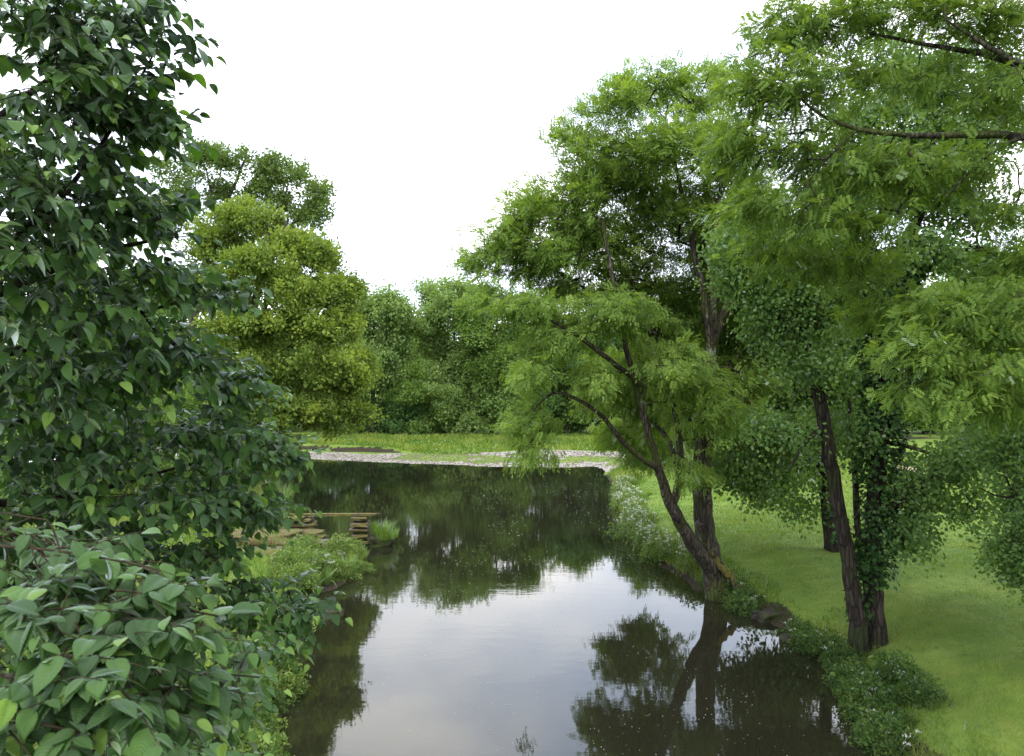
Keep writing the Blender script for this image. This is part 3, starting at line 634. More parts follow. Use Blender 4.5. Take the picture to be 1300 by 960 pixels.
D = 27.0
t = Tree(33, r0=.009, expo=2.25)
tb = P(1060, 702, D)
al(t, [(1060, 704, D), (1050, 640, D), (1040, 560, D), (1028, 480, D), (1015, 400, D), (1000, 340, D)], [.26, .22, .20, .18, .15, .08], attach=False)
al(t, [(1036, 530, D), (1005, 510, D - .3), (965, 520, D - .5), (935, 560, D - .5)], [.10, .08, .05, .025])
al(t, [(1025, 460, D), (1050, 420, D), (1075, 380, D)], [.1, .08, .04])
t.crown(lobes_px([(985, 462, 66, 42, 0), (950, 520, 44, 36, 0), (1005, 535, 52, 30, 0), (933, 590, 15, 32, 0, .8), (975, 600, 22, 26, 0, .8), (1010, 640, 18, 14, 1, .4), (1020, 600, 18, 26, 1, .4), (1000, 575, 40, 20, 2, .6), (1060, 500, 40, 30, 0, .7), (1100, 430, 50, 40, 0, .6), (1170, 420, 50, 40, 0, .4), (960, 620, 14, 26, 0, .6), (1050, 450, 50, 50, 0), (1000, 400, 60, 40, 0), (1000, 340, 50, 40, 0, .7)], D, 2.0), 1100, seglen=.45, shell=.6, jit=.14, K=120, cr=.65, cflat=.5, loose=.55)
t.finish()
root = tree_thing('alder_tree', tb, 'grey-green alder set back on the meadow edge between the ash and the ivy-clad trunks', 'tree')
put(root, 'trunk', t.wood('trunk', M['dark_bark'], flare=.25))
put(root, 'crown', t.leaves('crown', M['alder_leaf'], tpl_spray(8, .15, .11, .32, 4, .9), 7, .24, out=.5, droop=.3, flat=.8, clump=.35))

# ================================================================== nearer ash whose limbs reach in from the right
D = 12.0
t = Tree(41, r0=.005, expo=2.2)
bx, by = P(1560, 700, 13)[0], 13.5
tb = np.array([bx, by, gz(bx, by) - .1])
t.limb([tb, P(1550, 500, 13), P(1520, 300, 13), P(1500, 100, 13), P(1490, -150, 13)], [.34, .28, .24, .18, .08], attach=False)
al(t, [(1520, 260, 13), (1420, 205, 12.5), (1300, 172, 12), (1200, 172, 11.8), (1140, 172, 11.7), (1085, 165, 11.6), (1040, 148, 11.6), (990, 100, 11.6)], [.12, .09, .065, .05, .042, .035, .025, .01], step=.2)
al(t, [(1500, 160, 13), (1400, 110, 12.6), (1300, 85, 12.3), (1240, 65, 12.1), (1190, 60, 12), (1120, 45, 12), (1040, 30, 12)], [.1, .08, .055, .045, .035, .025, .01], step=.2)
al(t, [(1500, 60, 13), (1380, 40, 12.6), (1300, 20, 12.4), (1240, 10, 12.4), (1120, -10, 12.4)], [.1, .07, .05, .04, .015], step=.2)
al(t, [(1440, 130, 12.8), (1340, 100, 12), (1270, 70, 11.6), (1200, 25, 11.4)], [.07, .055, .04, .015], step=.2)
al(t, [(1300, 172, 12), (1260, 190, 11.7), (1230, 220, 11.5), (1200, 250, 11.4)], [.04, .03, .02, .01], step=.2)
al(t, [(1520, 420, 13), (1400, 390, 12), (1300, 375, 11.4), (1260, 410, 11.2), (1200, 440, 11), (1150, 470, 10.9)], [.1, .07, .045, .035, .02, .01], step=.2)
al(t, [(1085, 165, 11.6), (1060, 190, 11.5), (1030, 225, 11.5), (1000, 260, 11.5)], [.025, .02, .014, .008], step=.2)
t.crown(lobes_px([(985, 45, 45, 42, 0), (1040, 30, 60, 40, 0), (1110, 20, 70, 40, 0), (1200, 15, 80, 35, 0), (1280, 40, 60, 50, 0), (955, 110, 40, 40, 0), (1010, 110, 60, 40, -.3), (1090, 95, 70, 35, 0, .8), (1180, 100, 60, 30, .2, .6), (1270, 130, 60, 35, 0, .7), (930, 190, 38, 34, .2), (990, 190, 60, 40, 0), (1070, 210, 70, 40, 0), (1150, 215, 60, 35, 0), (1230, 220, 60, 35, 0, .7),
                  (950, 260, 40, 32, 0), (1040, 330, 60, 40, 1.5, .8), (1100, 330, 50, 36, 1.5, .6), (975, 320, 40, 36, 1.5, .7), (1020, 275, 55, 35, 0, .8), (1100, 280, 45, 26, 0, .6), (1280, 260, 40, 30, 0, .6), (1160, 385, 50, 30, 1.0, .7), (1100, 400, 40, 30, 2.0, .5), (1290, 330, 36, 26, 0, .8), (1210, 400, 60, 36, -.8, 1.1), (1270, 400, 60, 50, -.6, 1), (1170, 440, 45, 26, -1, 1), (1240, 465, 70, 40, -1, 1.1), (1180, 500, 50, 22, -1.1, .9), (1280, 510, 50, 32, -.8, .9), (1400, 100, 100, 120, .5, .4), (1450, 350, 100, 120, .5, .35), (1600, 150, 120, 200, 1, .3), (1450, -130, 200, 120, 1, .3), (1100, -80, 140, 60, .5, .4)], D, .75), 1800, seglen=.22, shell=.55, jit=.12)
nfront = len(t.tips)
t.crown([(np.array((17.5, 14, 10.5)), 4, 4, 2.5), (np.array((17, 20, 11)), 3.5, 3, 2.5), (np.array((13, 9, 10.5)), 4, 3, 2), (np.array((10, 5, 10.5)), 3, 2.5, 1.8), (np.array((12.5, 6.5, 9)), 3, 3, 1.8), (np.array((16, 9, 9)), 3.5, 3.5, 2), (np.array((21, 15, 9)), 4, 4, 3), (np.array((14.5, 15.5, 10.5)), 3, 3, 2), (np.array((13.3, 11.5, 8)), 2.6, 3, 1.5), (np.array((16, 15, 8)), 3.2, 3, 1.5)], 3200, seglen=.5, shell=.5, jit=.12, K=170, cr=1.2, cflat=.4)  # unseen extra crown out of frame, added to shade the near meadow
t.finish()
root = tree_thing('overhanging_ash', tb, 'ash whose long near limbs and feathery fronds reach in from the right edge', 'tree')
put(root, 'trunk', t.wood('trunk', M['ash_bark'], flare=.3))
AC = Acc()
t.leaves('crown', None, tpl_ash(.22, .082, .027, 5), 8, .14, out=.5, droop=.25, flat=.5, clump=.35, tips=t.tips[:nfront], acc=AC)
t.leaves('crown', None, tpl_ash(.34, .18, .075, 4), 10, .3, out=.5, droop=.25, flat=.5, clump=.35, tips=t.tips[nfront:], acc=AC)  # oversized leaves on the added shading crown
put(root, 'crown', AC.mesh('crown', M['ash_near_leaf']))

# small-leaved tree at the right edge, lower
D = 15.0
t = Tree(51, r0=.006)
bx = P(1370, 800, D)[0]; tb = np.array([bx, D, gz(bx, D) - .1])
t.limb([tb, P(1365, 700, D), P(1350, 600, D), P(1345, 500, D), P(1350, 420, D)], [.16, .13, .11, .08, .04], attach=False)
al(t, [(1352, 620, D), (1310, 620, D - .3), (1270, 645, D - .4), (1245, 620, D - .5)], [.04, .03, .02, .01])
t.crown(lobes_px([(1290, 570, 42, 32, 0), (1300, 640, 38, 30, -.3), (1285, 690, 26, 24, -.3), (1320, 720, 40, 26, 0), (1300, 500, 40, 40, 0), (1370, 600, 70, 120, 0, .6), (1360, 430, 70, 60, 0, .6)], D, 1.0), 420, seglen=.3, shell=.5)
t.finish()
root = tree_thing('small_alder', tb, 'small-leaved alder showing only its left side at the right edge, low down', 'tree')
put(root, 'trunk', t.wood('trunk', M['dark_bark'], flare=.3))
put(root, 'crown', t.leaves('crown', M['alder_leaf'], tpl_spray(8, .09, .07, .22, 5, .9), 8, .17, out=.5, droop=.3, flat=.8, clump=.35))

# ================================================================== generic bigger trees behind
def big_tree(seed, name, px, pyb, d, lobes, n, per, tpl, mat, label, cat='tree', group=None, dd=4, trunk_r=.4, spread=.6, bark='bark', K=60, cr=1.4, cflat=.5, limbs=(), shell=.45, flat=.45, seglen=1.0, out=.6, r0=.02, droop=.15, scale=(.8, 1.2), clump=.45, lean=0):
    T = Tree(seed, r0=r0, expo=2.3)
    b = P(px, pyb, d); b[2] = gz(b[0], b[1]) - .1
    lo = lobes_px(lobes, d, dd); top = max(l[0][2] for l in lo); cx = np.mean([l[0][0] for l in lo])
    T.limb([b, (b[0] + lean * .3, b[1], b[2] * .6 + top * .4), (b[0] * .6 + cx * .4 + lean, b[1], b[2] * .25 + top * .75), (cx + lean, b[1], top)], [trunk_r, trunk_r * .8, trunk_r * .5, trunk_r * .2], attach=False, step=.8, wob=.05)
    for pix in limbs: T.limb([P(*p) for p in pix], np.linspace(trunk_r * .5, trunk_r * .15, len(pix)), step=.8)
    T.crown(lo, n, seglen=seglen, shell=shell, jit=.12, lift=.05, K=K, cr=cr, cflat=cflat)
    T.finish()
    root = tree_thing(name, b, label, cat, group)
    put(root, 'trunk', T.wood('trunk', M[bark], flare=.3))
    put(root, 'crown', T.leaves('crown', M[mat], tpl, per, spread, out=out, droop=droop, flat=flat, clump=clump, scale=scale))
    return root
TS = tpl_spray(10, .36, .26, .8, 1, .55); TS2 = tpl_spray(10, .38, .27, .8, 2, .6); TS3 = tpl_spray(9, .30, .23, .5, 3, .6)
TS4 = tpl_spray(9, .21, .15, .32, 3, .65)
big_tree(61, 'oak_tree', 300, 600, 48, [(318, 278, 30, 24, 0), (268, 308, 34, 26, 0), (372, 312, 34, 22, 0), (405, 322, 26, 22, 0), (340, 340, 50, 26, -2), (280, 368, 46, 28, 0), (380, 368, 46, 26, -2), (430, 368, 26, 28, 0), (310, 415, 56, 26, -2), (385, 412, 46, 24, -2), (436, 415, 26, 24, 0), (330, 462, 56, 26, -2), (405, 462, 48, 28, -2), (452, 468, 20, 30, 0), (300, 510, 56, 32, 0), (375, 515, 52, 30, -2), (432, 520, 32, 30, 0), (250, 470, 46, 50, 0)],
         2000, 8, TS4, 'oak_leaf', 'large yellow-green oak with spreading crown on the left bank before the far meadow', group=None, dd=3.0, K=230, cr=.75, cflat=.5, trunk_r=.42, spread=.23, flat=.45, shell=.5, seglen=.6, r0=.013, limbs=[[(310, 520, 48), (300, 460, 47.5), (285, 420, 47), (270, 380, 47)], [(312, 500, 48), (350, 450, 47.5), (390, 430, 47), (430, 400, 47)], [(310, 530, 48), (360, 500, 47), (400, 495, 46.5), (440, 490, 46.5)], [(318, 440, 48), (340, 380, 48), (350, 330, 48), (340, 290, 48)]], scale=(.8, 1.3), clump=.6)
big_tree(62, 'oak_tree', 235, 600, 51.5, [(222, 218, 24, 22, 0), (262, 200, 30, 20, 0), (305, 202, 30, 18, 0), (342, 212, 28, 20, 0), (378, 222, 22, 18, 0), (404, 250, 18, 24, 0), (395, 275, 24, 12, 0, .7), (330, 240, 40, 22, 0, .7), (275, 238, 34, 22, 0, .7), (225, 255, 26, 24, 0), (365, 262, 26, 18, 0, .5), (360, 292, 30, 14, 0, .6), (300, 290, 60, 36, 0, .6), (205, 280, 20, 34, 0)],
         520, 6, TS4, 'oak_dark_leaf', 'taller open-crowned oak rising behind the yellow-green oak, bare branches showing', dd=2.4, K=110, cr=.5, cflat=.7, trunk_r=.36, spread=.22, flat=.6, shell=.5, seglen=.6, r0=.011, limbs=[[(290, 340, 51), (335, 290, 51), (365, 240, 51)], [(280, 340, 51), (275, 280, 51), (262, 215, 51)], [(290, 350, 51), (350, 300, 51), (402, 262, 51)]], scale=(.8, 1.2))
def col(cx, top, w, bot, rows=4):
    """pile of lobes making one rounded tree crown"""
    o = []; h = bot - top; rr = np.random.default_rng(int(cx * 7 + top))
    for i in range(rows):
        t_ = (i + .5) / rows; wd = w * (.55 + .45 * math.sin(math.pi * min(1, t_ + .25)))
        k = 2 if w < 60 else 3
        for j in range(k):
            o.append((cx + (j - (k - 1) / 2) * wd * .62 / max(1, k - 1) * 1.3 + rr.normal(0, w * .04), top + h * t_ + rr.normal(0, h * .02), wd * .62 / k * 1.35, h / rows * .72, rr.uniform(-2, 2)))
    return o
specs = [
 ('ash_tree', 473, 92, col(474, 376, 52, 490), 'far_leaf_pale', 'slim pale green tree with bare grey trunk showing below, right of the oak'),
 ('woodland_tree', 520, 122, col(512, 426, 60, 530), 'far_leaf', 'lower tree in the notch of the far treeline'),
 ('woodland_tree', 577, 96, col(577, 362, 70, 520, 5), 'far_leaf_pale', 'tallest rounded tree in the middle of the far wood'),
 ('woodland_tree', 625, 92, col(632, 384, 72, 520, 5), 'far_leaf', 'rounded green tree just right of the tallest far tree'),
 ('woodland_tree', 690, 96, col(690, 408, 90, 530, 4), 'far_leaf', 'far tree behind the left branches of the leaning ash'),
 ('woodland_tree', 760, 92, col(760, 425, 90, 530, 4), 'far_leaf_dark', 'dark far tree behind the drooping ash foliage'),
 ('woodland_tree', 835, 90, col(838, 388, 80, 530, 5), 'far_leaf', 'far tree seen between the ash limbs'),
 ('woodland_tree', 915, 88, col(915, 375, 95, 535, 5), 'far_leaf', 'far tree behind the main ash trunk'),
 ('woodland_tree', 1000, 84, col(1000, 350, 100, 535, 5), 'far_leaf', 'far tree left of the ivy-clad alder'),
 ('woodland_tree', 1085, 84, col(1085, 345, 100, 535, 5), 'far_leaf_pale', 'far tree directly behind the ivy-clad alder'),
 ('woodland_tree', 1175, 88, col(1175, 365, 90, 530, 5), 'far_leaf', 'far tree just right of the ivy-clad alder'),
 ('woodland_tree', 1250, 92, col(1250, 350, 80, 530, 5), 'far_leaf_dark', 'far tree under the sky gap at the right'),
 ('woodland_tree', 1325, 88, col(1325, 330, 100, 530, 5), 'far_leaf', 'far tree at the right edge of the meadow'),
 ('woodland_tree', 1235, 180, col(1235, 316, 60, 400, 3), 'far_leaf_pale', 'distant round tree on the rise in the sky gap at the right'),
 ('woodland_tree', 160, 75, col(160, 345, 130, 540, 5), 'far_leaf_dark', 'tree seen through the near elm leaves, left of the oak'),
 ('woodland_tree', 30, 70, col(30, 330, 140, 540, 5), 'far_leaf', 'tree behind the near elm at the left edge'),
 ('woodland_tree', 395, 108, col(425, 420, 90, 530, 4), 'far_leaf', 'tree peeping out behind the right flank of the yellow-green oak'),
 ('woodland_tree', 300, 104, col(295, 425, 110, 535, 4), 'far_leaf', 'far tree glimpsed through the gaps of the yellow-green oak'),
 ('woodland_tree', 365, 98, col(360, 430, 90, 535, 4), 'far_leaf_dark', 'dark far tree behind the lower right boughs of the yellow-green oak'),
 ('woodland_tree', 220, 98, col(215, 410, 110, 535, 4), 'far_leaf', 'far tree behind the left side of the yellow-green oak'),
 ('woodland_tree', 540, 130, col(532, 418, 60, 530, 4), 'far_leaf_dark', 'darker tree set back behind the notch in the treeline')]
for i, (nm, px, d, lb, mt, lab) in enumerate(specs):
    big_tree(100 + i, nm, px, 551, d, lb, 340, 12, TS2 if mt != 'far_leaf' else TS, mt, lab, group='trees of the far wood', dd=3.2, trunk_r=.3, K=75, cr=1.5, spread=.5, flat=.5, shell=.5, seglen=1.2, out=.7, scale=(.7, 1.15))
for i, (px, d, lb, mt, lab) in enumerate([(60, 34, col(60, 470, 150, 640, 3), 'far_leaf_dark', 'dark shrub behind the near elm at the far left of the left bank'), (185, 38, col(185, 480, 130, 620, 3), 'far_leaf', 'green shrub on the left bank seen through the middle of the near elm'),
       (275, 44, col(275, 500, 90, 605, 3), 'far_leaf_dark', 'dark shrub on the left bank behind the right part of the near elm'), (330, 50, col(325, 520, 60, 605, 3), 'far_leaf', 'rounded shrub at the water edge left of the gravel bar')]):
    big_tree(180 + i, 'bush', px, 600, d, lb, 200, 11, tpl_spray(9, .16, .12, .3, 3, .6), mt, lab, cat='bush', group='shrubs on the left bank', dd=1.6, trunk_r=.1, spread=.25, flat=.6, shell=.35, seglen=.5, out=.7, K=40, cr=.7, r0=.01)
shr = [(600, 91, col(603, 487, 76, 548, 3), 'far_leaf_pale', 'round pale shrub at the foot of the far wood'), (545, 92, col(545, 492, 50, 548, 3), 'far_leaf', 'green shrub left of the round pale one at the foot of the wood'),
       (497, 93, col(497, 512, 56, 550, 2), 'far_leaf_dark', 'low dark bush in front of the slim pale tree'), (450, 92, col(450, 508, 50, 552, 2), 'far_leaf_dark', 'low dark bush beside the oak skirt'), (665, 92, col(665, 500, 56, 548, 3), 'far_leaf_dark', 'dark bush right of the round pale shrub'),
       (720, 91, col(720, 505, 56, 548, 3), 'far_leaf', 'bush at the wood edge behind the hanging ash sprig'), (780, 90, col(780, 500, 66, 548, 3), 'far_leaf_dark', 'dark bush at the wood edge behind the drooping ash boughs'), (850, 88, col(850, 500, 76, 550, 3), 'far_leaf', 'bush at the wood edge just left of the main ash trunk'), (935, 84, col(935, 500, 80, 552, 3), 'far_leaf_dark', 'dark bush at the meadow end right of the main ash trunk'),
       (1015, 82, col(1015, 500, 80, 552, 3), 'far_leaf', 'bush at the meadow end left of the alder'), (1100, 84, col(1100, 500, 84, 548, 3), 'far_leaf_dark', 'dark bush at the meadow end behind the alder'), (1185, 88, col(1185, 500, 84, 540, 3), 'far_leaf', 'bush at the meadow end beyond the two sheep'), (1270, 88, col(1270, 500, 84, 540, 3), 'far_leaf_dark', 'dark bush at the meadow end by the right edge')]
for i, (px, d, lb, mt, lab) in enumerate(shr):
    big_tree(200 + i, 'bush', px, 552, d, lb, 130, 11, TS3, mt, lab, cat='bush', group='bushes along the wood edge', dd=2.2, trunk_r=.12, K=30, cr=1.0, spread=.38, flat=.5, shell=.4, seglen=.8, out=.7, scale=(.8, 1.2))

# ================================================================== bank plants
def herb(seed, h, rad, n, leafw, mat, umb=0, blades=False):
    """prototype meshes (leaves, flowers) of one clump"""
    r = np.random.default_rng(seed); A = Acc()
    if blades:
        k = n; an = r.random(k) * 6.283; rr = rad * r.random(k) ** .5; b = np.stack([np.cos(an) * rr, np.sin(an) * rr, np.zeros(k)], 1)
        hh = h * r.uniform(.5, 1.1, k); lean = nrm(np.stack([np.cos(an), np.sin(an), np.zeros(k)], 1) + r.normal(0, .6, (k, 3)) * [1, 1, 0]) * (hh * r.uniform(.1, .6, k))[:, None]
        s = np.stack([-np.sin(an + 1), np.cos(an + 1), np.zeros(k)], 1) * leafw
        m_ = b + lean * .35 + np.array([0, 0, 1]) * (hh * .6)[:, None]; tp = b + lean + np.array([0, 0, 1]) * (hh * r.uniform(.85, 1, k))[:, None]
        V = np.stack([b - s, b + s, m_ + s * .8, m_ - s * .8, tp + s * .15, tp - s * .15], 1).reshape(-1, 3)
        Q = (np.array([[0, 1, 2, 3], [3, 2, 4, 5]])[None] + (np.arange(k) * 6)[:, None, None]).reshape(-1, 4); A.add(V, Q, np.repeat(r.random(k), 2))
    else:
        k = n; dr = nrm(r.normal(0, 1, (k, 3))); dr[:, 2] = np.abs(dr[:, 2]); q = r.random(k) ** .4
        lump = 1 + .25 * np.sin(dr[:, 0] * 5 + seed) * np.cos(dr[:, 1] * 4)
        p = dr * (q * lump)[:, None] * [rad, rad, h]; ax = dr + r.normal(0, .5, (k, 3)); up = np.array([0, 0, 1.]) + r.normal(0, .5, (k, 3)) + dr * .4
        V, Q, R = stamp(tpl_spray(5, leafw * 2.4, leafw * 1.3, leafw * 2.5, seed, .6), p, ax, up, r.uniform(.7, 1.2, k), r); A.add(V, Q, R)
        # stems
        k = 30; an = r.random(k) * 6.283; b = np.stack([np.cos(an) * rad * .3, np.sin(an) * rad * .3, np.zeros(k) - .1], 1); tp = np.stack([np.cos(an) * rad * .8, np.sin(an) * rad * .8, h * r.uniform(.5, .95, k)], 1); s = np.array([.006, 0, 0]); s2 = np.array([0, .006, 0])
        V = np.stack([b - s, b + s, tp + s, tp - s], 1).reshape(-1, 3); A.add(V, np.arange(4 * k).reshape(-1, 4), r.random(k))
    me = A.mesh('leaves', mat); fl = None
    if umb:
        B = Acc(); r2 = np.random.default_rng(seed + 5)
        for k in range(umb):
            an = r2.random() * 6.283; q = r2.random() ** .5; c = np.array([math.cos(an) * rad * q, math.sin(an) * rad * q, h * (1.1 - .35 * q * q) * r2.uniform(.85, 1.1)])
            w = r2.uniform(.035, .07); m_ = 14; off = r2.normal(0, 1, (m_, 3)) * [w * .5, w * .5, w * .16]
            V, Q, R = stamp(tpl_spray(3, .022, .022, .012, 1, .4), c + off, r2.normal(0, 1, (m_, 3)) * [1, 1, .2], np.array([0, 0, 1.]) + r2.normal(0, .3, (m_, 3)), np.full(m_, 1.), r2); B.add(V, Q, R)
            s = np.array([.004, 0, 0]); b = c * [.5, .5, 0]; V = np.array([b - s, b + s, c + s, c - s]); A2 = V; B.add(A2, np.array([[0, 1, 2, 3]]), np.zeros(1))
        fl = B.mesh('flowers', M['umbel'])
    return me, fl
protos = {
 'parsley': [herb(1, .7, .55, 260, .035, M['weed_leaf'], 17), herb(2, .8, .6, 260, .035, M['weed_leaf'], 13)],
 'parsley_dark': [herb(3, .6, .6, 300, .035, M['dull_weed_leaf'], 3), herb(4, .7, .6, 300, .035, M['dull_weed_leaf'], 0)],
 'weeds': [herb(5, .6, .6, 330, .04, M['weed_leaf']), herb(6, .75, .55, 330, .04, M['weed_leaf']), herb(15, .75, .55, 330, .04, M['dull_weed_leaf'])],
 'grass': [herb(7, .75, .28, 200, .008, None or M['tall_grass'], 0, True), herb(8, .55, .35, 220, .007, M['tall_grass'], 0, True)]}
def place(kind, v, x, y, name, label, cat, group, sc=1, z=None):
    me, fl = protos[kind][v % len(protos[kind])]
    zz = max(gz(x, y), -.05) if z is None else z
    o = empty(name, (x, y, zz - .03), label, cat, group, rng.random() * 6.28, sc)
    link('leaves', me, o)
    if fl: link('flowers', fl, o)
    return o
# right bank: umbellifers between the ash and the far water, then past the ash to the alder
def edge_pts(pts, n, off, jit):
    pts = np.array(pts, float); sg = np.linalg.norm(np.diff(pts, axis=0), axis=1); tt = np.concatenate([[0], np.cumsum(sg)]); ts = np.linspace(.02, .98, n) * tt[-1]
    x = np.interp(ts, tt, pts[:, 0]); y = np.interp(ts, tt, pts[:, 1]); return np.stack([x + off + rng.normal(0, jit, n), y + rng.normal(0, jit, n)], 1)
for i, (x, y) in enumerate(edge_pts([(6.0, 27.3), (5.2, 29), (4.9, 33), (5.4, 39), (6.3, 46), (6.5, 50)], 32, .45, .3)):
    place('parsley', i, x, y, 'cow_parsley', 'white-flowered cow parsley clump on the right bank upstream of the leaning ash', 'wildflowers', 'cow parsley on the right bank beyond the ash', rng.uniform(.8, 1.25))
for i, (x, y) in enumerate(edge_pts([(6.4, 24.4), (6.9, 22.9), (6.6, 23.6), (6.0, 25.6)], 9, .25, .2)):
    place('parsley_dark', i, x, y, 'bank_weed', 'leafy weed clump hanging over the water at the foot of the leaning ash', 'plant', 'weeds at the foot of the leaning ash', rng.uniform(.6, .9))
for i, (x, y) in enumerate(edge_pts([(7.2, 21.2), (7.5, 19), (7.0, 16.4), (6.6, 14)], 24, .18, .22)):
    place('parsley_dark', i, x, y, 'bank_weed', 'dark leafy clump with a few white flowers on the right bank below the ivy-clad alder', 'plant', 'weeds on the bank below the alder', rng.uniform(.45, .95))
for i, (x, y) in enumerate(edge_pts([(7.6, 17.2), (7.6, 16.2), (7.3, 15.2)], 6, .3, .25)):
    place('parsley_dark', i, x, y, 'bank_weed', 'dark weed clump in front of the alder foot on top of the right bank', 'plant', 'weeds in front of the alder foot', rng.uniform(.4, .9))
# left bank
for i, (x, y) in enumerate(edge_pts([(-6.4, 31.3), (-5.9, 29.4), (-5.8, 27.6), (-6.6, 25.8), (-6.9, 27.5), (-7.3, 29.5), (-7.6, 27), (-6.6, 24.5), (-5.7, 26.6), (-5.5, 28.5)], 32, -.1, .3)):
    kd = 'parsley' if i % 4 == 0 else 'grass' if i % 4 == 2 else 'weeds'
    nm, lb_, ct, gp = {'parsley': ('cow_parsley', 'white-flowered clump on the left bank spit in front of the stone ruin', 'wildflowers', 'white flowers on the left bank spit'), 'grass': ('grass_tuft', 'long grass tuft among the weeds of the left bank spit before the ruin', 'grass', 'grass tufts on the left bank spit'),
                       'weeds': ('bank_weed', 'pale green leafy clump on the left bank spit in front of the stone ruin', 'plant', 'weeds on the left bank spit')}[kd]
    place(kd, i % 2, x, y, nm, lb_, ct, gp, rng.uniform(.45, 1.1))
for i, (x, y) in enumerate(edge_pts([(-6.6, 23), (-6.0, 19.6), (-5.4, 17), (-5.0, 15), (-4.5, 13), (-4.2, 10)], 46, .0, .25)):
    place('weeds', i, x, y, 'bank_weed', 'yellow-green weed clump at the water edge below the near elm', 'plant', 'weeds below the near elm', rng.uniform(.45, 1.15))
for i, (x, y) in enumerate(edge_pts([(-10.6, 36), (-12, 41), (-14, 46)], 9, -.5, .4)):
    place('grass', i, x, y, 'grass_tuft', 'tall bright grass clump on the left bank upstream of the stone ruin', 'grass', 'grass clumps upstream of the ruin', rng.uniform(1.1, 1.7))
for i, (x, y, s) in enumerate([(-5.25, 32.5, 1.1), (-5.05, 32.3, .9), (-5.45, 32.8, 1), (-4.95, 32.7, .8)]):
    place('grass', i, x, y, 'grass_tuft', 'tall grass tuft on the dark rock beside the stone pillar', 'grass', 'grass tufts beside the stone pillar', s, z=.32)
for i, (x, y, s) in enumerate([(-7.9, 31.9, 1), (-7.6, 31.7, .9), (-6.2, 30.9, .8), (-5.8, 30.2, .9), (-8.4, 31.6, .8)]):
    place('grass', i, x, y, 'grass_tuft', 'green grass tuft in front of the mossy beam on the left bank', 'grass', 'grass tufts in front of the mossy beam', s)

# ================================================================== ruined stone sluice on the left
def rock(name, size, loc, mat, seed, rough=.12, parent=None, rz=0., cuts=6, bev=.2):
    """irregular block: a subdivided box pushed about by noise"""
    r = np.random.default_rng(seed); n = cuts; Vs = {}; V = []; Q = []
    def vid(p):
        k = tuple(np.round(p, 4))
        if k not in Vs: Vs[k] = len(V); V.append(p)
        return Vs[k]
    g_ = np.linspace(-1, 1, n + 1)
    for ax_ in range(3):
        for sg in (-1, 1):
            for i in range(n):
                for j in range(n):
                    q = []
                    for (u, v) in ((g_[i], g_[j]), (g_[i + 1], g_[j]), (g_[i + 1], g_[j + 1]), (g_[i], g_[j + 1])):
                        p = [0, 0, 0]; p[ax_] = sg; p[(ax_ + 1) % 3] = u; p[(ax_ + 2) % 3] = v; q.append(vid(tuple(p)))
                    Q.append(q if sg > 0 else q[::-1])
    V = np.array(V, float); ln = np.linalg.norm(V, axis=1, keepdims=True); V = V * (1 - bev) + V / ln * bev * 1.25
    o1, o2, o3 = r.random(3) * 50
    d = np.stack([fbm(V[:, 1] * 1.3 + o1, V[:, 2] * 1.3 + o2, 3), fbm(V[:, 2] * 1.3 + o2, V[:, 0] * 1.3 + o3, 3), fbm(V[:, 0] * 1.3 + o3, V[:, 1] * 1.3 + o1, 3)], 1)
    V = (V + d * rough * 2) * np.array(size) / 2; c, s = math.cos(rz), math.sin(rz)
    V = np.stack([V[:, 0] * c - V[:, 1] * s, V[:, 0] * s + V[:, 1] * c, V[:, 2]], 1)
    me = mesh_np(name, V, Q, mat=mat, smooth=True)
    o = link(name, me, parent); o.location = loc
    return o
sl_ = empty('stone_sluice', (-7.3, 32.5, 0), 'ruined stone sluice with a mossy beam laid across to a stepped stone pillar', 'ruin')
rock('beam', (3.35, .26, .09), (0.05, .05, 1.24), M['moss_timber'], 1, .12, sl_, rz=.015, cuts=16, bev=.02)
for k in range(5):      # the pillar: thick courses with dark gaps between
    rock('stone_course', (.66 + .06 * (k % 3), .6, .10 + .05 * (k % 2)), (1.10 + .03 * (k % 2), -.05, 1.12 - k * .235), M['stone'] if k else M['moss_timber'], 20 + k, .16, sl_, rz=.05 * (k - 2), bev=.05)
rock('pillar_core', (.5, .45, 1.5), (1.12, .03, .42), M['dark_rock'], 31, .05, sl_, bev=.1)
for k, (w, x, z, mt) in enumerate([(.95, -1.35, 1.06, 'stone'), (1.15, -1.3, .86, 'mossy_stone'), (1.0, -1.42, .66, 'stone'), (1.25, -1.35, .46, 'mossy_stone'), (1.35, -1.4, .24, 'stone')]):
    rock('abutment_course', (w, .8, .12 + .03 * (k % 3)), (x, .02, z), M[mt], 40 + k, .17, sl_, rz=.06 * ((k % 3) - 1), bev=.05)
rock('abutment_slab', (1.7, 1.0, .14), (-2.0, -.1, 1.16), M['moss_timber'], 50, .06, sl_, rz=-.1, bev=.08)
def boulder(name, px, py, z, size, mat, label, seed, rz=0., cat='stone', grp=None):
    d = (CAMZ - z) * F / (py - 490); p = P(px, py, d); p[2] = z
    o = rock(name, size, p, mat, seed, .22, None, rz, bev=.25, cuts=10); return tag(o, label, cat, grp)
boulder('stone_slab', 335, 682, .75, (2.6, 1.6, .6), M['mossy_stone'], 'broad ochre mossy stone slab at the left end of the ruin', 61, .1)
boulder('stone_slab', 325, 700, .5, (2.4, 1.2, .35), M['stone'], 'flat grey stone slab lying in front of the ochre mossy one', 62, -.1)
boulder('stone_block', 421, 690, .55, (1.05, .8, .42), M['stone'], 'squared pinkish stone block among weeds left of the pillar', 63, .2)
boulder('stone_block', 392, 676, .6, (1.3, .8, .35), M['mossy_stone'], 'flat mossy stone under the left end of the beam', 64, -.15)
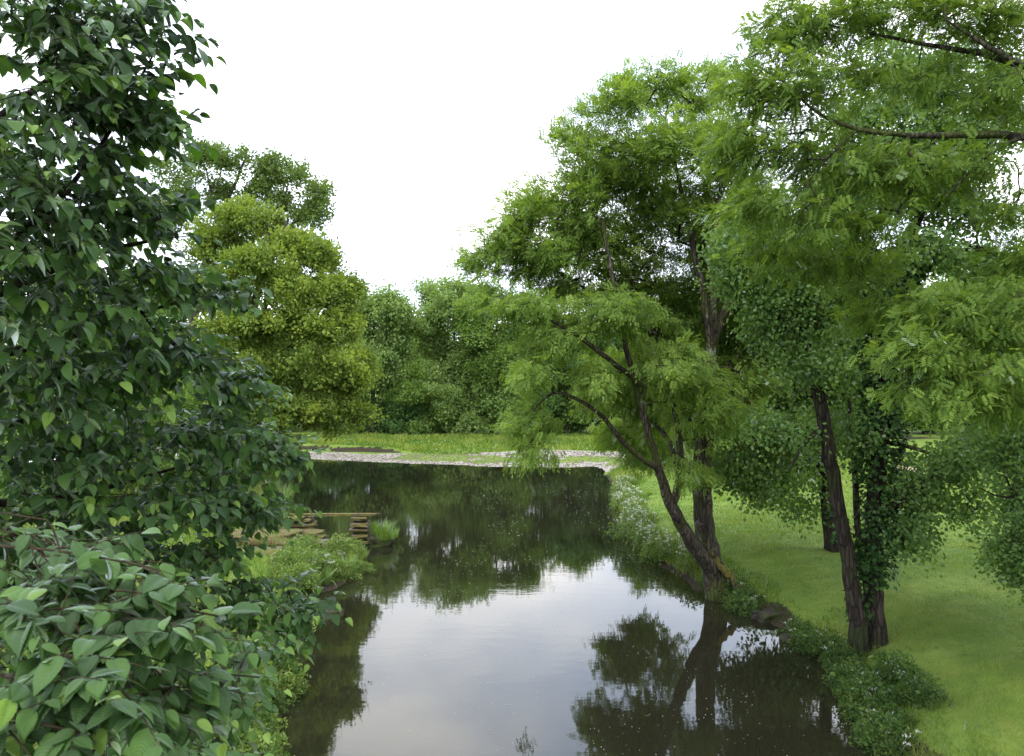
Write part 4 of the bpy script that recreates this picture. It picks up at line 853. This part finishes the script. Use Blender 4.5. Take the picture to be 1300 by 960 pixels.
boulder('river_rock', 481, 686, .1, (1.0, .8, .55), M['dark_rock'], 'dark wet rock carrying grass right of the stone pillar', 65, .3)
boulder('river_rock', 978, 780, .0, (.8, .6, .4), M['dark_rock'], 'dark rock at the water edge between ash and alder', 66, .4)
boulder('river_rock', 418, 776, .02, (.7, .5, .3), M['dark_rock'], 'dark rock in the water below the left bank weeds', 67, .2)
boulder('river_rock', 1008, 808, -.03, (.6, .5, .25), M['dark_rock'], 'low dark rock under the bank left of the alder', 68, .2)

# ================================================================== two resting sheep
def sheep(px, py, rz, label):
    p = ground_at(px, py + 4); root = empty('sheep', p, label, 'sheep', 'sheep on the meadow', rz)
    bm = __import__('bmesh').new(); r = np.random.default_rng(int(px))
    import bmesh
    # one continuous lying body: rings from rump to neck to muzzle
    rings = [(-.56, .34, .02, .02), (-.52, .34, .16, .15), (-.40, .34, .27, .27), (-.15, .35, .31, .33), (.15, .35, .30, .32), (.38, .37, .25, .28), (.50, .46, .16, .19), (.58, .58, .12, .14), (.66, .66, .11, .115), (.76, .64, .085, .09), (.85, .60, .055, .055), (.90, .585, .02, .02)]
    V = []; k = 14
    for (x, z, ry, rz_) in rings:
        for i in range(k):
            a = i / k * 2 * math.pi; q = 1 + (r.normal(0, .03) if x < .5 else 0); V.append((x, math.cos(a) * ry * q, max(.02, z + math.sin(a) * rz_ * q)))
    Q = [(i * k + j, i * k + (j + 1) % k, (i + 1) * k + (j + 1) % k, (i + 1) * k + j) for i in range(len(rings) - 1) for j in range(k)]
    link('body', mesh_np('body', V, Q, mat=M['wool'], smooth=True), root)
    for s in (-1, 1):
        tv = []; 
        for (x, y, z, rr) in [(.30, s * .2, .16, .07), (.44, s * .24, .07, .055), (.30, s * .26, .05, .045), (.18, s * .26, .05, .04)]:
            tv += [(x, y + rr * math.cos(q), z + rr * math.sin(q)) for q in np.linspace(0, 6.283, 9)[:-1]]
        link('leg', mesh_np('leg', tv, [(i * 8 + j, i * 8 + (j + 1) % 8, i * 8 + 8 + (j + 1) % 8, i * 8 + 8 + j) for i in range(3) for j in range(8)], mat=M['sheep_face'], smooth=True), root)
        link('ear', mesh_np('ear', [(.66, s * .1, .70), (.69, s * .13, .72), (.66, s * .23, .69), (.63, s * .13, .68)], [(0, 1, 2, 3)], mat=M['sheep_face']), root)
    return root
sheep(1159, 603, 2.9, 'pale sheep lying on the meadow between the alder trunk and its low bough')
sheep(1255, 559, .3, 'farther pale sheep resting near the right edge of the meadow')

# ================================================================== turf blades (ground cover)
def turf(name, xlim, ylim, n, h, w, seed, cond):
    r = np.random.default_rng(seed); x = r.uniform(*xlim, n); u = r.random(n); y = ylim[0] * (ylim[1] / ylim[0]) ** u
    z, s, fa = H(x, y, True); k = cond(x, y, s) & (z > .05); x, y, z = x[k], y[k], z[k]; n = len(x)
    dense = .7 * fbm(x * .8, y * .8, 3) + .7 * fbm(x * .25 + 4, y * .3, 2); hh = h * (.45 + 2.2 * np.clip(dense + .25, 0, 1)) * r.uniform(.5, 1.3, n) * np.clip(y / 25, .7, 3)
    an = r.random(n) * 6.283; sx = np.cos(an) * w * np.clip(y / 18, .8, 4); sy = np.sin(an) * w; lx = r.normal(0, .5, n) * hh; ly = r.normal(0, .5, n) * hh
    V = np.stack([np.stack([x - sx, y - sy, z - .01], 1), np.stack([x + sx, y + sy, z - .01], 1), np.stack([x + lx, y + ly, z + hh], 1)], 1).reshape(-1, 3)
    return tag(link(name, mesh_np(name, V, None, np.arange(3 * n).reshape(-1, 3), mat=M['grass_blade'], rnd=np.clip(r.random(n) * .5 + .25 + 1.0 * dense, 0, 1))), kind='stuff')
tag(turf('meadow_grass', (5, 40), (9, 62), 340000, .075, .006, 1, lambda x, y, s: (s > .5) & (x < 4 + y * .72)), 'short bright grass of the meadow on the right bank', 'grass')
tag(turf('far_meadow_grass', (-32, 30), (66, 92), 60000, .07, .02, 2, lambda x, y, s: (s > 7 + 1.2 * fbm(x * .35, y * .6, 3)) & ~((np.abs(x - 3.5) < 6.5) & (y < 73.2))), 'bright grass of the meadow beyond the gravel bar', 'grass')
tag(turf('bank_grass', (-26, -3.0), (8, 56), 150000, .26, .010, 3, lambda x, y, s: (s > -.05)), 'rough grass covering the left bank', 'grass')

tag(turf('bank_edge_grass', (4.5, 11), (9, 58), 90000, .19, .007, 4, lambda x, y, s: (s > -.1) & (s < .9 + 1.2 * np.clip(fbm(x, y, 2) + .3, 0, 1))), 'longer rough grass fringing the right bank above the water', 'grass')

# petals and foam specks drifting on the river
r = np.random.default_rng(77); n = 2600
x = r.uniform(-5, 6, n); y = 14 + 40 * r.random(n) ** 1.4; cl = fbm(x * .5 + 9, y * .18, 3); k = (sdist(x, y) < -.2) & (cl > -.05 + .3 * (r.random(n) - .3)) & (x > -3.5 + .03 * y); x, y = x[k], y[k]; n = len(x)
an = r.random(n) * 6.28; sz = r.uniform(.006, .016, n) * np.clip(y / 20, .8, 2)
V = np.stack([np.stack([x + np.cos(an + q) * sz, y + np.sin(an + q) * sz, np.full(n, .004)], 1) for q in (0, 1.57, 3.14, 4.71)], 1).reshape(-1, 3)
tag(link('floating_petals', mesh_np('floating_petals', V, np.arange(4 * n).reshape(-1, 4), mat=M['umbel'], rnd=r.random(n))), 'scattered white petals and foam specks drifting on the river', 'petals', kind='stuff')

# loose pebbles lying on the far gravel bar
r = np.random.default_rng(78); n = 9000; x = r.uniform(-24, 10, n); y = r.uniform(62.5, 76, n); z, s_, fa = H(x, y, True)
k = (s_ > .1) & (s_ < 4.8 + 2.2 * sst(-13, -8, x)); x, y, z = x[k], y[k], z[k]; n = len(x)
oc = np.array([(1, 0, 0), (0, 1, 0), (-1, 0, 0), (0, -1, 0), (0, 0, .6), (0, 0, -.4)]); fc = np.array([(0, 1, 4), (1, 2, 4), (2, 3, 4), (3, 0, 4), (1, 0, 5), (2, 1, 5), (3, 2, 5), (0, 3, 5)])
sz = .03 + .09 * r.random(n) ** 3; V = (np.stack([x, y, z + .01], 1)[:, None] + oc[None] * sz[:, None, None] * r.uniform(.7, 1.3, (n, 6, 1))).reshape(-1, 3)
tag(link('pebbles', mesh_np('pebbles', V, None, (fc[None] + (np.arange(n) * 6)[:, None, None]).reshape(-1, 3), mat=M['stone'])), 'loose grey pebbles lying on the far gravel bar', 'pebbles', kind='stuff')
